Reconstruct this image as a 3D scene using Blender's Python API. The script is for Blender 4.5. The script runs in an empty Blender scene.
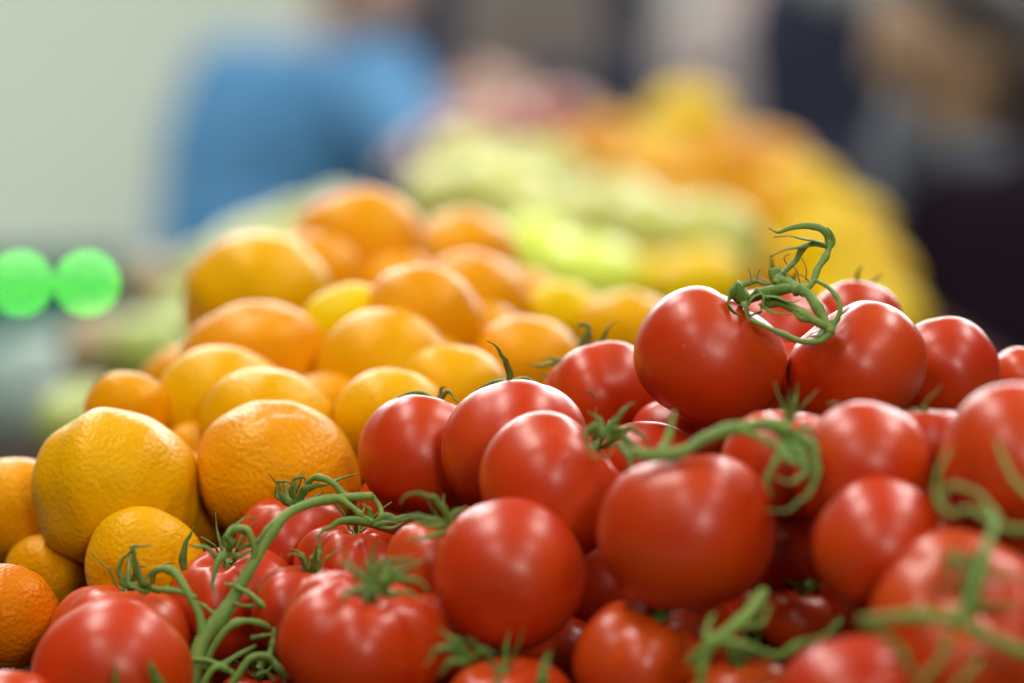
import bpy, bmesh, math, random
import numpy as np
from mathutils import Vector, Matrix

R = math.radians
scene = bpy.context.scene
COL = scene.collection

# ------------------------------------------------------------------ camera
PITCH = R(4.0)
CAM = Vector((0.0, 0.0, 1.40))
FOCUS = 1.80
cd = bpy.data.cameras.new("camera")
cam = bpy.data.objects.new("camera", cd)
COL.objects.link(cam)
cam.location = CAM
cam.rotation_euler = (R(90) - PITCH, 0, 0)
cd.lens = 135
cd.sensor_width = 36
cd.clip_start = 0.05
cd.clip_end = 200
cd.dof.use_dof = True
cd.dof.focus_distance = FOCUS
cd.dof.aperture_fstop = 2.8
cd.dof.aperture_blades = 0
scene.camera = cam
F = 1024 * 135 / 36.0
RIGHT = Vector((1, 0, 0))
FWD = Vector((0, math.cos(PITCH), -math.sin(PITCH)))
UP = Vector((0, math.sin(PITCH), math.cos(PITCH)))


def P(x, y, d):
    """A point of the place seen at (x, y), d metres ahead."""
    return CAM + RIGHT * ((x - 512) / F * d) + UP * ((341.5 - y) / F * d) + FWD * d


# ------------------------------------------------------------------ light of the market hall
w = bpy.data.worlds.new("World")
scene.world = w
w.use_nodes = True
w.node_tree.nodes["Background"].inputs[0].default_value = (0.80, 0.86, 0.90, 1)
w.node_tree.nodes["Background"].inputs[1].default_value = 0.045


def lamp(name, loc, target, sx, sy, watts, colour):
    ld = bpy.data.lights.new(name, "AREA")
    ld.shape = "RECTANGLE"
    ld.size, ld.size_y = sx, sy
    ld.energy = watts
    ld.color = colour
    lo = bpy.data.objects.new(name, ld)
    COL.objects.link(lo)
    lo.location = loc
    lo.rotation_euler = (Vector(target) - Vector(loc)).to_track_quat("-Z", "Y").to_euler()
    return lo


for lx, ly, lw in ((-1.15, -3.4, 36), (-1.15, -0.7, 40), (-1.05, 2.0, 56), (-1.15, 4.7, 56),
                   (1.75, -3.0, 40), (1.75, -0.2, 36), (1.70, 2.5, 56), (1.75, 5.2, 56)):
    lamp("roof_lamp", (lx, ly, 3.7), (lx, ly + 0.0001, 0.0), 0.55, 1.7, lw, (1.0, 0.985, 0.96))
lamp("far_skylight", (0.7, 8.3, 3.3), (0.1, 2.0, 1.15), 6.0, 0.9, 270, (0.97, 1.0, 1.0))
lamp("aisle_light", (1.2, -3.4, 2.45), (0.1, 1.8, 1.15), 0.75, 0.7, 72, (1.0, 0.97, 0.93))
lamp("added_wall_fill", (-3.2, 6.6, 4.4), (-2.2, 9.2, 1.6), 2.6, 0.5, 190, (0.97, 1.0, 0.96))  # added fill with no known source, brightens the plaster wall

scene.view_settings.view_transform = "Standard"
scene.view_settings.look = "None"
scene.view_settings.exposure = 0.0
scene.view_settings.gamma = 1.0
scene.cycles.use_denoising = True
scene.cycles.max_bounces = 8


# ------------------------------------------------------------------ materials
def nodes(name):
    m = bpy.data.materials.new(name)
    m.use_nodes = True
    nt = m.node_tree
    return m, nt, nt.nodes["Principled BSDF"]


def N(nt, t, **kw):
    n = nt.nodes.new(t)
    for k, v in kw.items():
        setattr(n, k, v)
    return n


def ramp(nt, stops):
    r = N(nt, "ShaderNodeValToRGB")
    e = r.color_ramp.elements
    while len(e) > 1:
        e.remove(e[-1])
    e[0].position, e[0].color = stops[0][0], (*stops[0][1], 1)
    for p, c in stops[1:]:
        x = e.new(p)
        x.color = (*c, 1)
    return r


def mix(nt, fac, a, b, mode="MIX"):
    n = N(nt, "ShaderNodeMix", data_type="RGBA", blend_type=mode)
    L = nt.links.new
    for sock, v in ((n.inputs[0], fac), (n.inputs[6], a), (n.inputs[7], b)):
        if isinstance(v, bpy.types.NodeSocket):
            L(v, sock)
        elif isinstance(v, (int, float)):
            sock.default_value = v
        else:
            sock.default_value = (*v, 1)
    return n.outputs[2]


def noise(nt, scale, detail=3, rough=0.5, vec=None):
    n = N(nt, "ShaderNodeTexNoise")
    n.inputs["Scale"].default_value = scale
    n.inputs["Detail"].default_value = detail
    n.inputs["Roughness"].default_value = rough
    if vec is not None:
        nt.links.new(vec, n.inputs["Vector"])
    return n.outputs["Fac"]


def obj_vec(nt):
    """Object coordinates shifted per object, so that no two fruits repeat."""
    tc = N(nt, "ShaderNodeTexCoord")
    oi = N(nt, "ShaderNodeObjectInfo")
    a = N(nt, "ShaderNodeVectorMath", operation="MULTIPLY_ADD")
    nt.links.new(oi.outputs["Random"], a.inputs[1])
    a.inputs[0].default_value = (37.0, 19.0, 53.0)
    nt.links.new(tc.outputs["Object"], a.inputs[2])
    return a.outputs[0], oi.outputs["Random"], tc


def fruit_mat(name, main, alt, patch, rough, sss, sss_rad, bump, bump_scale, spec=0.42, alt_amt=1.0, tint=(1, 1, 1)):
    m, nt, b = nodes(name)
    L = nt.links.new
    v, rnd, tc = obj_vec(nt)
    c = mix(nt, rnd, main, alt)
    r1 = ramp(nt, [(0.42, (0, 0, 0)), (0.72, (1, 1, 1))])
    L(noise(nt, 22, 3, 0.5, v), r1.inputs[0])
    mm = N(nt, "ShaderNodeMath", operation="MULTIPLY")
    L(r1.outputs[0], mm.inputs[0])
    mm.inputs[1].default_value = 0.55 * alt_amt
    c = mix(nt, mm.outputs[0], c, patch)
    # fine flecks of the skin
    r2 = ramp(nt, [(0.60, (0, 0, 0)), (0.78, (1, 1, 1))])
    L(noise(nt, 420, 2, 0.6, v), r2.inputs[0])
    mm2 = N(nt, "ShaderNodeMath", operation="MULTIPLY")
    L(r2.outputs[0], mm2.inputs[0])
    mm2.inputs[1].default_value = 0.22
    c = mix(nt, mm2.outputs[0], c, patch)
    if not bump:
        # scattered corky specks
        vo = N(nt, "ShaderNodeTexVoronoi")
        vo.inputs["Scale"].default_value = 62
        L(v, vo.inputs["Vector"])
        r3 = ramp(nt, [(0.035, (1, 1, 1)), (0.075, (0, 0, 0))])
        L(vo.outputs["Distance"], r3.inputs[0])
        m3_ = N(nt, "ShaderNodeMath", operation="MULTIPLY")
        L(r3.outputs[0], m3_.inputs[0])
        m3_.inputs[1].default_value = 0.25
        c = mix(nt, m3_.outputs[0], c, (min(main[0] * 1.2, 0.7), max(main[1] * 3.2, 0.2), 0.06))
    L(c, b.inputs["Base Color"])
    b.inputs["Specular IOR Level"].default_value = spec
    b.inputs["Specular Tint"].default_value = (*tint, 1)
    rr = N(nt, "ShaderNodeMapRange")
    L(noise(nt, 60, 4, 0.6, v), rr.inputs[0])
    rr.inputs[3].default_value = rough - 0.06
    rr.inputs[4].default_value = rough + 0.08
    L(rr.outputs[0], b.inputs["Roughness"])
    b.inputs["Subsurface Weight"].default_value = sss
    b.inputs["Subsurface Radius"].default_value = sss_rad
    b.inputs["Subsurface Scale"].default_value = 1.0
    if bump:
        bp = N(nt, "ShaderNodeBump")
        bp.inputs["Strength"].default_value = bump
        bp.inputs["Distance"].default_value = 0.0016
        vo = N(nt, "ShaderNodeTexVoronoi", feature="SMOOTH_F1")
        vo.inputs["Scale"].default_value = bump_scale * 1.5
        L(v, vo.inputs["Vector"])
        h1 = vo.outputs["Distance"]
        h2 = noise(nt, bump_scale * 0.42, 3, 0.6, v)
        ad = N(nt, "ShaderNodeMath", operation="ADD")
        L(h1, ad.inputs[0])
        L(h2, ad.inputs[1])
        L(ad.outputs[0], bp.inputs["Height"])
        L(bp.outputs[0], b.inputs["Normal"])
    else:
        bp = N(nt, "ShaderNodeBump")
        bp.inputs["Strength"].default_value = 0.16
        bp.inputs["Distance"].default_value = 0.003
        L(noise(nt, 38, 3, 0.5, v), bp.inputs["Height"])
        L(bp.outputs[0], b.inputs["Normal"])
    return m


M = {}
M["tomato"] = fruit_mat("tomato_skin", (0.50, 0.034, 0.001), (0.40, 0.017, 0.001), (0.52, 0.070, 0.003),
                        0.33, 0.05, (0.008, 0.0025, 0.0015), 0, 0, spec=0.52, tint=(1.0, 0.84, 0.78))
M["tomato_orange"] = fruit_mat("orange_red_tomato_skin", (0.52, 0.046, 0.002), (0.47, 0.030, 0.002), (0.55, 0.105, 0.003),
                               0.33, 0.05, (0.008, 0.003, 0.0015), 0, 0, spec=0.52, tint=(1.0, 0.84, 0.78))
M["orange"] = fruit_mat("orange_peel", (0.66, 0.23, 0.0), (0.68, 0.27, 0.0), (0.70, 0.33, 0.001),
                        0.38, 0.05, (0.008, 0.004, 0.001), 0.40, 300, 0.34, tint=(1.0, 0.62, 0.12))
M["deep_orange"] = fruit_mat("deep_orange_peel", (0.60, 0.13, 0.0), (0.60, 0.155, 0.0), (0.62, 0.20, 0.001),
                             0.38, 0.05, (0.008, 0.003, 0.001), 0.40, 300, 0.34, tint=(1.0, 0.62, 0.12))
M["yellow"] = fruit_mat("yellow_peel", (0.68, 0.34, 0.0), (0.68, 0.29, 0.0), (0.70, 0.40, 0.001),
                        0.38, 0.05, (0.008, 0.005, 0.001), 0.30, 300, 0.34, tint=(1.0, 0.62, 0.12))
M["lemon"] = fruit_mat("lemon_yellow_peel", (0.70, 0.50, 0.0), (0.69, 0.46, 0.0), (0.66, 0.38, 0.001),
                       0.42, 0.1, (0.008, 0.005, 0.001), 0.5, 300, 0.16, tint=(1.0, 0.7, 0.12))
M["far_orange"] = fruit_mat("matt_orange_peel", (0.64, 0.25, 0.0), (0.64, 0.30, 0.0), (0.66, 0.36, 0.001),
                              0.42, 0.05, (0.008, 0.005, 0.001), 0.4, 300, 0.14, tint=(1.0, 0.7, 0.12))
M["apple"] = fruit_mat("green_apple_skin", (0.48, 0.51, 0.09), (0.54, 0.53, 0.12), (0.56, 0.53, 0.15),
                       0.34, 0.1, (0.006, 0.006, 0.002), 0, 0)
M["bright_apple"] = fruit_mat("bright_green_apple_skin", (0.68, 0.80, 0.06), (0.68, 0.78, 0.06), (0.70, 0.76, 0.08),
                              0.34, 0.1, (0.006, 0.006, 0.002), 0, 0)
M["dull_apple"] = fruit_mat("dull_green_apple_skin", (0.36, 0.46, 0.07), (0.40, 0.46, 0.08), (0.42, 0.44, 0.12),
                              0.36, 0.1, (0.006, 0.006, 0.002), 0, 0)
M["red_apple"] = fruit_mat("red_apple_skin", (0.30, 0.05, 0.04), (0.36, 0.10, 0.06), (0.45, 0.22, 0.10),
                           0.34, 0.1, (0.006, 0.003, 0.002), 0, 0)


M["russet"] = fruit_mat("russet_apple_skin", (0.36, 0.25, 0.12), (0.40, 0.30, 0.15), (0.45, 0.36, 0.18),
                        0.4, 0.05, (0.006, 0.003, 0.002), 0, 0)


def green_mat(name, c1, c2, rough=0.55):
    m, nt, b = nodes(name)
    L = nt.links.new
    v, rnd, tc = obj_vec(nt)
    c = mix(nt, noise(nt, 160, 4, 0.6, v), c1, c2)
    L(c, b.inputs["Base Color"])
    b.inputs["Roughness"].default_value = rough
    b.inputs["Subsurface Weight"].default_value = 0.08
    b.inputs["Subsurface Radius"].default_value = (0.002, 0.004, 0.001)
    bp = N(nt, "ShaderNodeBump")
    bp.inputs["Strength"].default_value = 0.35
    bp.inputs["Distance"].default_value = 0.0008
    L(noise(nt, 600, 3, 0.6, v), bp.inputs["Height"])
    L(bp.outputs[0], b.inputs["Normal"])
    # downy sheen
    b.inputs["Specular IOR Level"].default_value = 0.3
    return m


M["stem"] = green_mat("vine_stem", (0.095, 0.185, 0.022), (0.21, 0.31, 0.06))
M["sepal"] = green_mat("sepal_green", (0.06, 0.125, 0.014), (0.15, 0.23, 0.035))
M["hair_green"] = green_mat("pale_stem_hair", (0.30, 0.38, 0.16), (0.38, 0.45, 0.22))
M["dry"] = green_mat("withered_tip", (0.10, 0.09, 0.04), (0.17, 0.13, 0.06), 0.7)


def plain_mat(name, c1, c2, scale=6, rough=0.7, bump=0.2):
    m, nt, b = nodes(name)
    L = nt.links.new
    tc = N(nt, "ShaderNodeTexCoord")
    f = noise(nt, scale, 5, 0.6, tc.outputs["Object"])
    L(mix(nt, f, c1, c2), b.inputs["Base Color"])
    b.inputs["Roughness"].default_value = rough
    if rough >= 0.8:
        b.inputs["Specular IOR Level"].default_value = 0.08
    bp = N(nt, "ShaderNodeBump")
    bp.inputs["Strength"].default_value = bump
    bp.inputs["Distance"].default_value = 0.01
    L(noise(nt, scale * 6, 4, 0.6, tc.outputs["Object"]), bp.inputs["Height"])
    L(bp.outputs[0], b.inputs["Normal"])
    return m


M["wall"] = plain_mat("limewashed_plaster", (0.50, 0.56, 0.47), (0.60, 0.66, 0.56), 1.2, 0.85)
M["dim_interior"] = plain_mat("dim_interior_tone", (0.10, 0.09, 0.095), (0.15, 0.13, 0.13), 2.0, 0.8)  # dark colour stands for the dimness of the hall interior
M["floor"] = plain_mat("concrete", (0.22, 0.21, 0.20), (0.32, 0.31, 0.29), 3.0, 0.8)
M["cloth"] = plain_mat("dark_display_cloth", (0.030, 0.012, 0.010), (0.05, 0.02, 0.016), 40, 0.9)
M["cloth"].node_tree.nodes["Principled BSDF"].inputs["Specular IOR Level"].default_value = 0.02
M["wood"] = plain_mat("worn_timber", (0.22, 0.13, 0.07), (0.32, 0.21, 0.12), 9, 0.7)
M["skin"] = plain_mat("skin", (0.62, 0.36, 0.25), (0.70, 0.43, 0.31), 14, 0.5, 0.05)
M["tan_skin"] = plain_mat("tanned_skin", (0.30, 0.19, 0.10), (0.36, 0.23, 0.13), 14, 0.5, 0.05)
M["eye"] = plain_mat("dark_eye", (0.02, 0.015, 0.012), (0.03, 0.02, 0.02), 20, 0.2, 0.0)
M["hair_dark"] = plain_mat("dark_hair", (0.018, 0.013, 0.010), (0.05, 0.035, 0.025), 60, 0.5, 0.6)
M["hair_grey"] = plain_mat("grey_hair", (0.20, 0.19, 0.18), (0.34, 0.33, 0.32), 60, 0.5, 0.6)
M["blue"] = plain_mat("blue_shirt_cotton", (0.035, 0.13, 0.27), (0.11, 0.27, 0.45), 8, 0.85)  # wide colour spread imitates the shading of the folds
M["navy"] = plain_mat("navy_jacket", (0.012, 0.016, 0.032), (0.03, 0.033, 0.05), 8, 0.8)
M["brown_cloth"] = plain_mat("brown_apron_cloth", (0.15, 0.125, 0.105), (0.21, 0.18, 0.155), 8, 0.85)
M["grey_cloth"] = plain_mat("grey_pullover", (0.20, 0.21, 0.185), (0.28, 0.28, 0.25), 8, 0.85)
M["pink_cloth"] = plain_mat("dusty_pink_top", (0.28, 0.24, 0.225), (0.38, 0.31, 0.29), 8, 0.85)
M["black_cloth"] = plain_mat("black_coat", (0.008, 0.004, 0.009), (0.018, 0.010, 0.018), 8, 0.85)
M["strap_red"] = plain_mat("faded_red_strap", (0.25, 0.05, 0.05), (0.32, 0.08, 0.07), 12, 0.9)
M["slate"] = plain_mat("slate_scarf", (0.09, 0.105, 0.12), (0.14, 0.155, 0.17), 12, 0.9)
M["trousers"] = plain_mat("dark_trousers", (0.03, 0.032, 0.04), (0.06, 0.06, 0.07), 8, 0.85)
M["shoe"] = plain_mat("shoe_leather", (0.03, 0.02, 0.015), (0.05, 0.035, 0.03), 12, 0.4)
M["scale_body"] = plain_mat("pale_painted_steel", (0.36, 0.45, 0.41), (0.44, 0.53, 0.48), 10, 0.45, 0.05)
M["teal"] = plain_mat("teal_plastic", (0.03, 0.20, 0.15), (0.05, 0.27, 0.20), 8, 0.45, 0.05)
M["bag"] = plain_mat("grey_green_bag", (0.20, 0.28, 0.235), (0.27, 0.36, 0.30), 10, 0.5, 0.1)
M["teal_dark"] = plain_mat("dark_teal_plastic", (0.012, 0.07, 0.05), (0.02, 0.10, 0.075), 8, 0.5, 0.05)
M["steel"] = plain_mat("brushed_steel", (0.45, 0.46, 0.46), (0.55, 0.56, 0.56), 30, 0.35, 0.05)


def emit_mat(name, c, s):
    m, nt, b = nodes(name)
    b.inputs["Base Color"].default_value = (*c, 1)
    b.inputs["Emission Color"].default_value = (*c, 1)
    b.inputs["Emission Strength"].default_value = s
    return m


M["led"] = emit_mat("green_led", (0.13, 1.0, 0.07), 21)


# ------------------------------------------------------------------ object helpers
def tag(o, label=None, cat=None, group=None, kind=None):
    for k, v in (("label", label), ("category", cat), ("group", group), ("kind", kind)):
        if v:
            o[k] = v
    return o


def mesh_obj(name, verts, faces, mat, parent=None, smooth=True, loc=None):
    """One mesh object. verts are world points; they are stored about loc (or about the parent)."""
    top = parent
    org = Vector((0, 0, 0))
    while top is not None:
        org = org + top.location
        top = top.parent
    base = loc if loc is not None else Vector((0, 0, 0))
    off = org + base
    me = bpy.data.meshes.new(name)
    me.from_pydata([tuple(Vector(v) - off) for v in verts], [], [tuple(f) for f in faces])
    me.update()
    if smooth:
        me.polygons.foreach_set("use_smooth", [True] * len(me.polygons))
    me.materials.append(mat)
    o = bpy.data.objects.new(name, me)
    COL.objects.link(o)
    o.location = base
    if parent is not None:
        o.parent = parent
    return o


def catmull(pts, n=6):
    pts = [np.array(p, float) for p in pts]
    if len(pts) < 3:
        return [pts[0] + (pts[-1] - pts[0]) * t for t in np.linspace(0, 1, n + 1)]
    q = [2 * pts[0] - pts[1]] + pts + [2 * pts[-1] - pts[-2]]
    out = []
    for i in range(1, len(q) - 2):
        for k in range(n):
            t = k / n
            a, b, c, d = q[i - 1], q[i], q[i + 1], q[i + 2]
            out.append(0.5 * (2 * b + (c - a) * t + (2 * a - 5 * b + 4 * c - d) * t * t + (3 * b - a - 3 * c + d) * t ** 3))
    out.append(pts[-1])
    return out


def sweep(path, rw, rt=None, side_hint=None, seg=8, fold=0.0):
    """Tube of elliptic section along path; rw half widths, rt half thicknesses, fold bends the section to a V."""
    path = [Vector(p[:3]) for p in path]
    n = len(path)
    if np.isscalar(rw):
        rw = [rw] * n
    rt = rw if rt is None else ([rt] * n if np.isscalar(rt) else rt)
    verts, faces = [], []
    side = None
    for i in range(n):
        t = (path[min(i + 1, n - 1)] - path[max(i - 1, 0)])
        t = t.normalized() if t.length > 1e-9 else Vector((0, 0, 1))
        if side is None:
            h = Vector(side_hint) if side_hint is not None else (Vector((0, 0, 1)) if abs(t.z) < 0.9 else Vector((1, 0, 0)))
            side = (h - t * h.dot(t))
            if side.length < 1e-4:
                side = t.orthogonal()
        side = (side - t * side.dot(t)).normalized()
        nrm = t.cross(side).normalized()
        for k in range(seg):
            a = 2 * math.pi * k / seg
            u, v = math.cos(a), math.sin(a)
            verts.append(path[i] + side * (u * rw[i]) + nrm * (v * rt[i] + fold * rw[i] * u * u))
    for i in range(n - 1):
        for k in range(seg):
            a, b = i * seg + k, i * seg + (k + 1) % seg
            faces.append((a, b, b + seg, a + seg))
    faces.append(tuple(range(seg - 1, -1, -1)))
    faces.append(tuple(range((n - 1) * seg, n * seg)))
    return verts, faces


def box_vf(x0, x1, y0, y1, z0, z1):
    v = [(x, y, z) for z in (z0, z1) for y in (y0, y1) for x in (x0, x1)]
    f = [(0, 2, 3, 1), (4, 5, 7, 6), (0, 1, 5, 4), (2, 6, 7, 3), (0, 4, 6, 2), (1, 3, 7, 5)]
    return v, f


def box(name, x0, x1, y0, y1, z0, z1, mat, parent=None, bev=0.004, loc=None):
    v, f = box_vf(x0, x1, y0, y1, z0, z1)
    o = mesh_obj(name, v, f, mat, parent, smooth=False, loc=loc)
    if bev:
        b = o.modifiers.new("bevel", "BEVEL")
        b.width = bev
        b.segments = 2
    return o


# ------------------------------------------------------------------ fruit shapes
NU, NV = 72, 48


def ball(profile, seed, nu=NU, nv=NV):
    """Unit fruit about its own axis +Z. profile(theta, phi, rng params) -> rho, z."""
    th = np.linspace(0, np.pi, nv + 1)[1:-1]
    ph = np.linspace(0, 2 * np.pi, nu, endpoint=False)
    T, Ph = np.meshgrid(th, ph, indexing="ij")
    rho, z = profile(T, Ph, seed)
    r0, z0 = profile(np.array([[1e-4]]), np.array([[0.0]]), seed)
    r1, z1 = profile(np.array([[np.pi - 1e-4]]), np.array([[0.0]]), seed)
    x, y = rho * np.cos(Ph), rho * np.sin(Ph)
    v = np.stack([x.ravel(), y.ravel(), z.ravel()], 1)
    v = np.vstack([v, [0, 0, z0[0, 0]], [0, 0, z1[0, 0]]])
    f = []
    n = nv - 1
    for i in range(n - 1):
        for k in range(nu):
            a, b = i * nu + k, i * nu + (k + 1) % nu
            f.append((a, a + nu, b + nu, b))
    top, bot = n * nu, n * nu + 1
    for k in range(nu):
        f.append((top, k, (k + 1) % nu))
        f.append((bot, (n - 1) * nu + (k + 1) % nu, (n - 1) * nu + k))
    return v, f


def wobble(T, Ph, seed, amp):
    rng = np.random.RandomState(seed)
    s = 0
    for l, m in ((1, 1), (2, 1), (2, 2), (3, 1), (3, 2), (3, 3)):
        a, p = rng.normal() / (1 + 0.5 * l), rng.uniform(0, 2 * np.pi)
        s = s + a * np.cos(m * Ph + p) * np.sin(T) ** m * np.cos((l - m) * T + rng.uniform(0, 6))
    return 1 + amp * s


def tomato_profile(flat=0.86, lobe=0.03, nl=5, dim=0.20, amp=0.025):
    def f(T, Ph, seed):
        rng = np.random.RandomState(seed + 7)
        p0 = rng.uniform(0, 6.28)
        st, ct = np.sin(T), np.cos(T)
        wtop = np.clip((ct + 0.7) / 1.7, 0, 1) ** 0.9
        c = np.cos(nl * Ph + p0 + 0.35 * np.sin(2 * Ph + p0))
        lob = 1 + lobe * wtop * (c * 0.8 + 0.5 * np.cos((nl - 2) * Ph + 2 * p0)) - 0.7 * lobe * wtop * (np.clip(-c, 0, 1) ** 3)
        rho = np.abs(st) ** 0.93 * lob
        z = flat * np.sign(ct) * np.abs(ct) ** 0.95
        z = z - dim * np.exp(-(st / 0.36) ** 2) * (ct > 0) * (1 + 0.2 * c * np.clip(st * 3, 0, 1))
        z = z + 0.05 * np.exp(-(st / 0.3) ** 2) * (ct < 0)
        wb = wobble(T, Ph, seed, amp)
        return rho * wb, z * wb
    return f


def citrus_profile(flat=0.88, dim=0.06, lump=0.02, amp=0.02):
    def f(T, Ph, seed):
        rng = np.random.RandomState(seed + 3)
        st, ct = np.sin(T), np.cos(T)
        rho = np.abs(st) ** 0.97
        z = flat * ct
        z = z - dim * np.exp(-(st / 0.22) ** 2) * (ct > 0) + dim * 0.6 * np.exp(-(st / 0.2) ** 2) * (ct < 0)
        s = 0
        for k in range(7):
            a, b, p, q = rng.randint(3, 8), rng.randint(2, 7), rng.uniform(0, 6.28), rng.uniform(0, 6.28)
            s = s + np.cos(a * Ph + p) * np.cos(b * T + q) * st
        wb = wobble(T, Ph, seed, amp) * (1 + lump * s / 2.6)
        return rho * wb, z * wb
    return f


def apple_profile():
    def f(T, Ph, seed):
        st, ct = np.sin(T), np.cos(T)
        rho = np.abs(st) ** 0.92 * (1 + 0.06 * ct)
        z = 0.88 * np.sign(ct) * np.abs(ct) ** 0.95 - 0.26 * np.exp(-(st / 0.3) ** 2) * (ct > 0)
        z = z + 0.14 * np.exp(-(st / 0.28) ** 2) * (ct < 0) + 0.02 * np.cos(5 * Ph) * np.clip(-ct, 0, 1)
        wb = wobble(T, Ph, seed, 0.02)
        return rho * wb, z * wb
    return f


def cam_dir(a):
    v = RIGHT * a[0] + UP * a[1] - FWD * a[2]
    return v.normalized()


def axis_matrix(axis, spin):
    q = Vector((0, 0, 1)).rotation_difference(axis)
    return (q @ Matrix.Rotation(spin, 3, "Z").to_quaternion()).to_matrix()


# ------------------------------------------------------------------ the fruit list
# kind, x, y, width px, depth, axis (right, up, toward lens), shape options, label
FR = []


def fr(key, kind, x, y, wpx, d, axis=(0, 1, 0), mat=None, label="", group=None, stiff=1.0, **kw):
    FR.append(dict(key=key, kind=kind, x=x, y=y, w=wpx, d=d, axis=axis, mat=mat, label=label, group=group, kw=kw, stiff=stiff))


TG = "tomatoes heaped at the front of the stall"
OG = "oranges heaped behind the tomatoes"
AG = "apples in the blurred heap behind the oranges"
YG = "yellow and orange citrus in the farthest heap"


def to(key, x, y, wpx, d, axis, label, mat="tomato", **kw):
    fr(key, "tomato", x, y, wpx, d, axis, mat, label, TG, **kw)


to("T1", 710, 357, 154, 1.80, (0.50, 0.85, 0.05), "big smooth red tomato on top of the heap, under the twisted bare stalk", flat=0.90, stiff=4)
to("T2", 857, 367, 144, 1.81, (-0.55, 0.78, 0.10), "red tomato on top of the heap with the stem's thick knot at its shoulder", flat=0.88, stiff=4, lobe=0.03)
to("T3", 776, 342, 128, 1.88, (0.1, 0.9, -0.2), "red tomato half hidden behind the tangle of stems on top", flat=0.86)
to("T4", 855, 327, 98, 1.93, (0.1, 0.8, -0.5), "small red tomato peeping up behind the twisted stalk and the two topmost tomatoes", flat=0.9)
to("T5", 945, 372, 110, 1.86, (0.25, 0.3, -0.9), "plain red tomato just behind the topmost pair, against the black coat", flat=0.9)
to("T6", 1030, 384, 88, 1.90, (0.3, 0.9, 0.0), "red tomato cut by the frame edge, just below the black coat", flat=0.86)
to("T7", 932, 446, 96, 1.80, (0.05, 0.95, 0.05), "pinkish tomato with a dent on top, tucked beneath the topmost pair", lobe=0.05, dim=0.24)
to("T8", 1020, 460, 160, 1.665, (0.1, 0.8, -0.5), "large tomato at the frame edge with a pale curving streak of light on its shoulder", "tomato_orange", flat=0.94)
to("T9", 864, 472, 138, 1.71, (0.1, 0.35, -0.9), "round tomato right below the topmost pair, beside the coiled sepals", flat=0.95)
to("T10", 784, 462, 126, 1.745, (0.1, 0.95, 0.15), "tomato crowned by the star of sepals at the end of the thick green stalk", "tomato_orange", flat=0.88)
to("T11", 687, 531, 180, 1.66, (-0.1, 0.97, -0.15), "largest red tomato in the middle of the heap, below the thick green stalk", flat=0.90, stiff=3, lobe=0.025)
to("T12", 552, 486, 150, 1.735, (0.72, 0.62, 0.1), "tomato with curled calyx on its shoulder, leaning against the largest tomato", "tomato", flat=0.92, lobe=0.035)
to("T13", 515, 449, 148, 1.80, (-0.1, 0.85, -0.45), "tomato with a single green sepal sticking straight up from its crown", flat=0.93, lobe=0.03, stiff=2)
to("T14", 423, 455, 130, 1.835, (0.25, 0.90, -0.30), "dark red sharp tomato touching the oranges, outermost of the upper row", flat=0.93, lobe=0.035)
to("T15", 602, 397, 124, 1.89, (-0.35, 0.85, -0.35), "pinkish tomato with wispy dark sepals at its back, beneath the biggest top tomato", flat=0.86, lobe=0.05, dim=0.1)
to("T16", 676, 440, 96, 1.84, (0.0, 0.9, -0.3), "shaded tomato wedged under the big top tomato, behind the coiled calyx", flat=0.9)
to("T17", 509, 575, 152, 1.705, (0.15, 0.35, -0.9), "smooth egg-round red tomato in front with a tiny star-shaped fleck", flat=0.97, amp=0.02, stiff=3)
to("T18", 358, 642, 166, 1.71, (0.22, 0.90, 0.30), "ribbed glossy red tomato in front with a bushy green calyx on top", flat=0.80, lobe=0.10, nl=5, dim=0.24, stiff=2)
to("T19", 308, 612, 116, 1.765, (0.1, 0.95, 0.1), "ribbed tomato peeping out behind the bushy calyx one, beside the vine", flat=0.85, lobe=0.09)
to("T20", 112, 676, 161, 1.755, (0.1, 0.45, -0.85), "smooth dark red tomato in the front corner near the oranges", flat=0.88, amp=0.02, stiff=2)
to("T21", 124, 640, 146, 1.81, (0.1, 0.95, 0.0), "ribbed tomato under the curled spiky sepals at the vine's outer end", flat=0.82, lobe=0.045)
to("T22", 234, 604, 134, 1.82, (-0.1, 0.92, 0.3), "ribbed tomato crossed by the forked main stem of the long vine", flat=0.85, lobe=0.09, dim=0.24)
to("T23", 290, 542, 116, 1.85, (0.0, 0.95, 0.15), "tomato under the ring of curled sepals, right against the textured orange", flat=0.86, lobe=0.04)
to("T24", 352, 570, 116, 1.82, (0.12, 0.95, 0.1), "deeply ribbed tomato at the tip of the vine", flat=0.84, lobe=0.11, nl=6, dim=0.26)
to("T25", 442, 566, 112, 1.80, (0.15, 0.92, 0.2), "tomato squeezed below the dark red one, long thin sepals on its crown", flat=0.85, lobe=0.05)
to("T26", 640, 664, 140, 1.68, (0.35, 0.92, 0.1), "ribbed orange-red tomato in the bottom row below the largest one", "tomato_orange", flat=0.88, lobe=0.10)
to("T27", 798, 622, 78, 1.75, (0.2, 0.9, 0.1), "small tomato deep in the dark gap above the blurred front one", "tomato_orange", flat=0.88)
to("T28", 852, 716, 164, 1.53, (0.0, 0.35, -0.9), "blurred tomato at the very front with a broad pale sheen on top", flat=0.92)
to("T29", 878, 545, 128, 1.64, (0.15, 0.5, -0.85), "egg-shaped tomato pointing down into the dark gap", flat=1.12, amp=0.03)
to("T30", 962, 626, 190, 1.58, (0.05, 0.40, 0.9), "large orange-red tomato facing out with its calyx and forked vine on it", "tomato_orange", flat=0.84, lobe=0.045, stiff=2)
to("T31", 1010, 520, 80, 1.70, (0.0, 0.9, 0.2), "small tomato seen between the vine loops at the frame edge", "tomato_orange")
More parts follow.
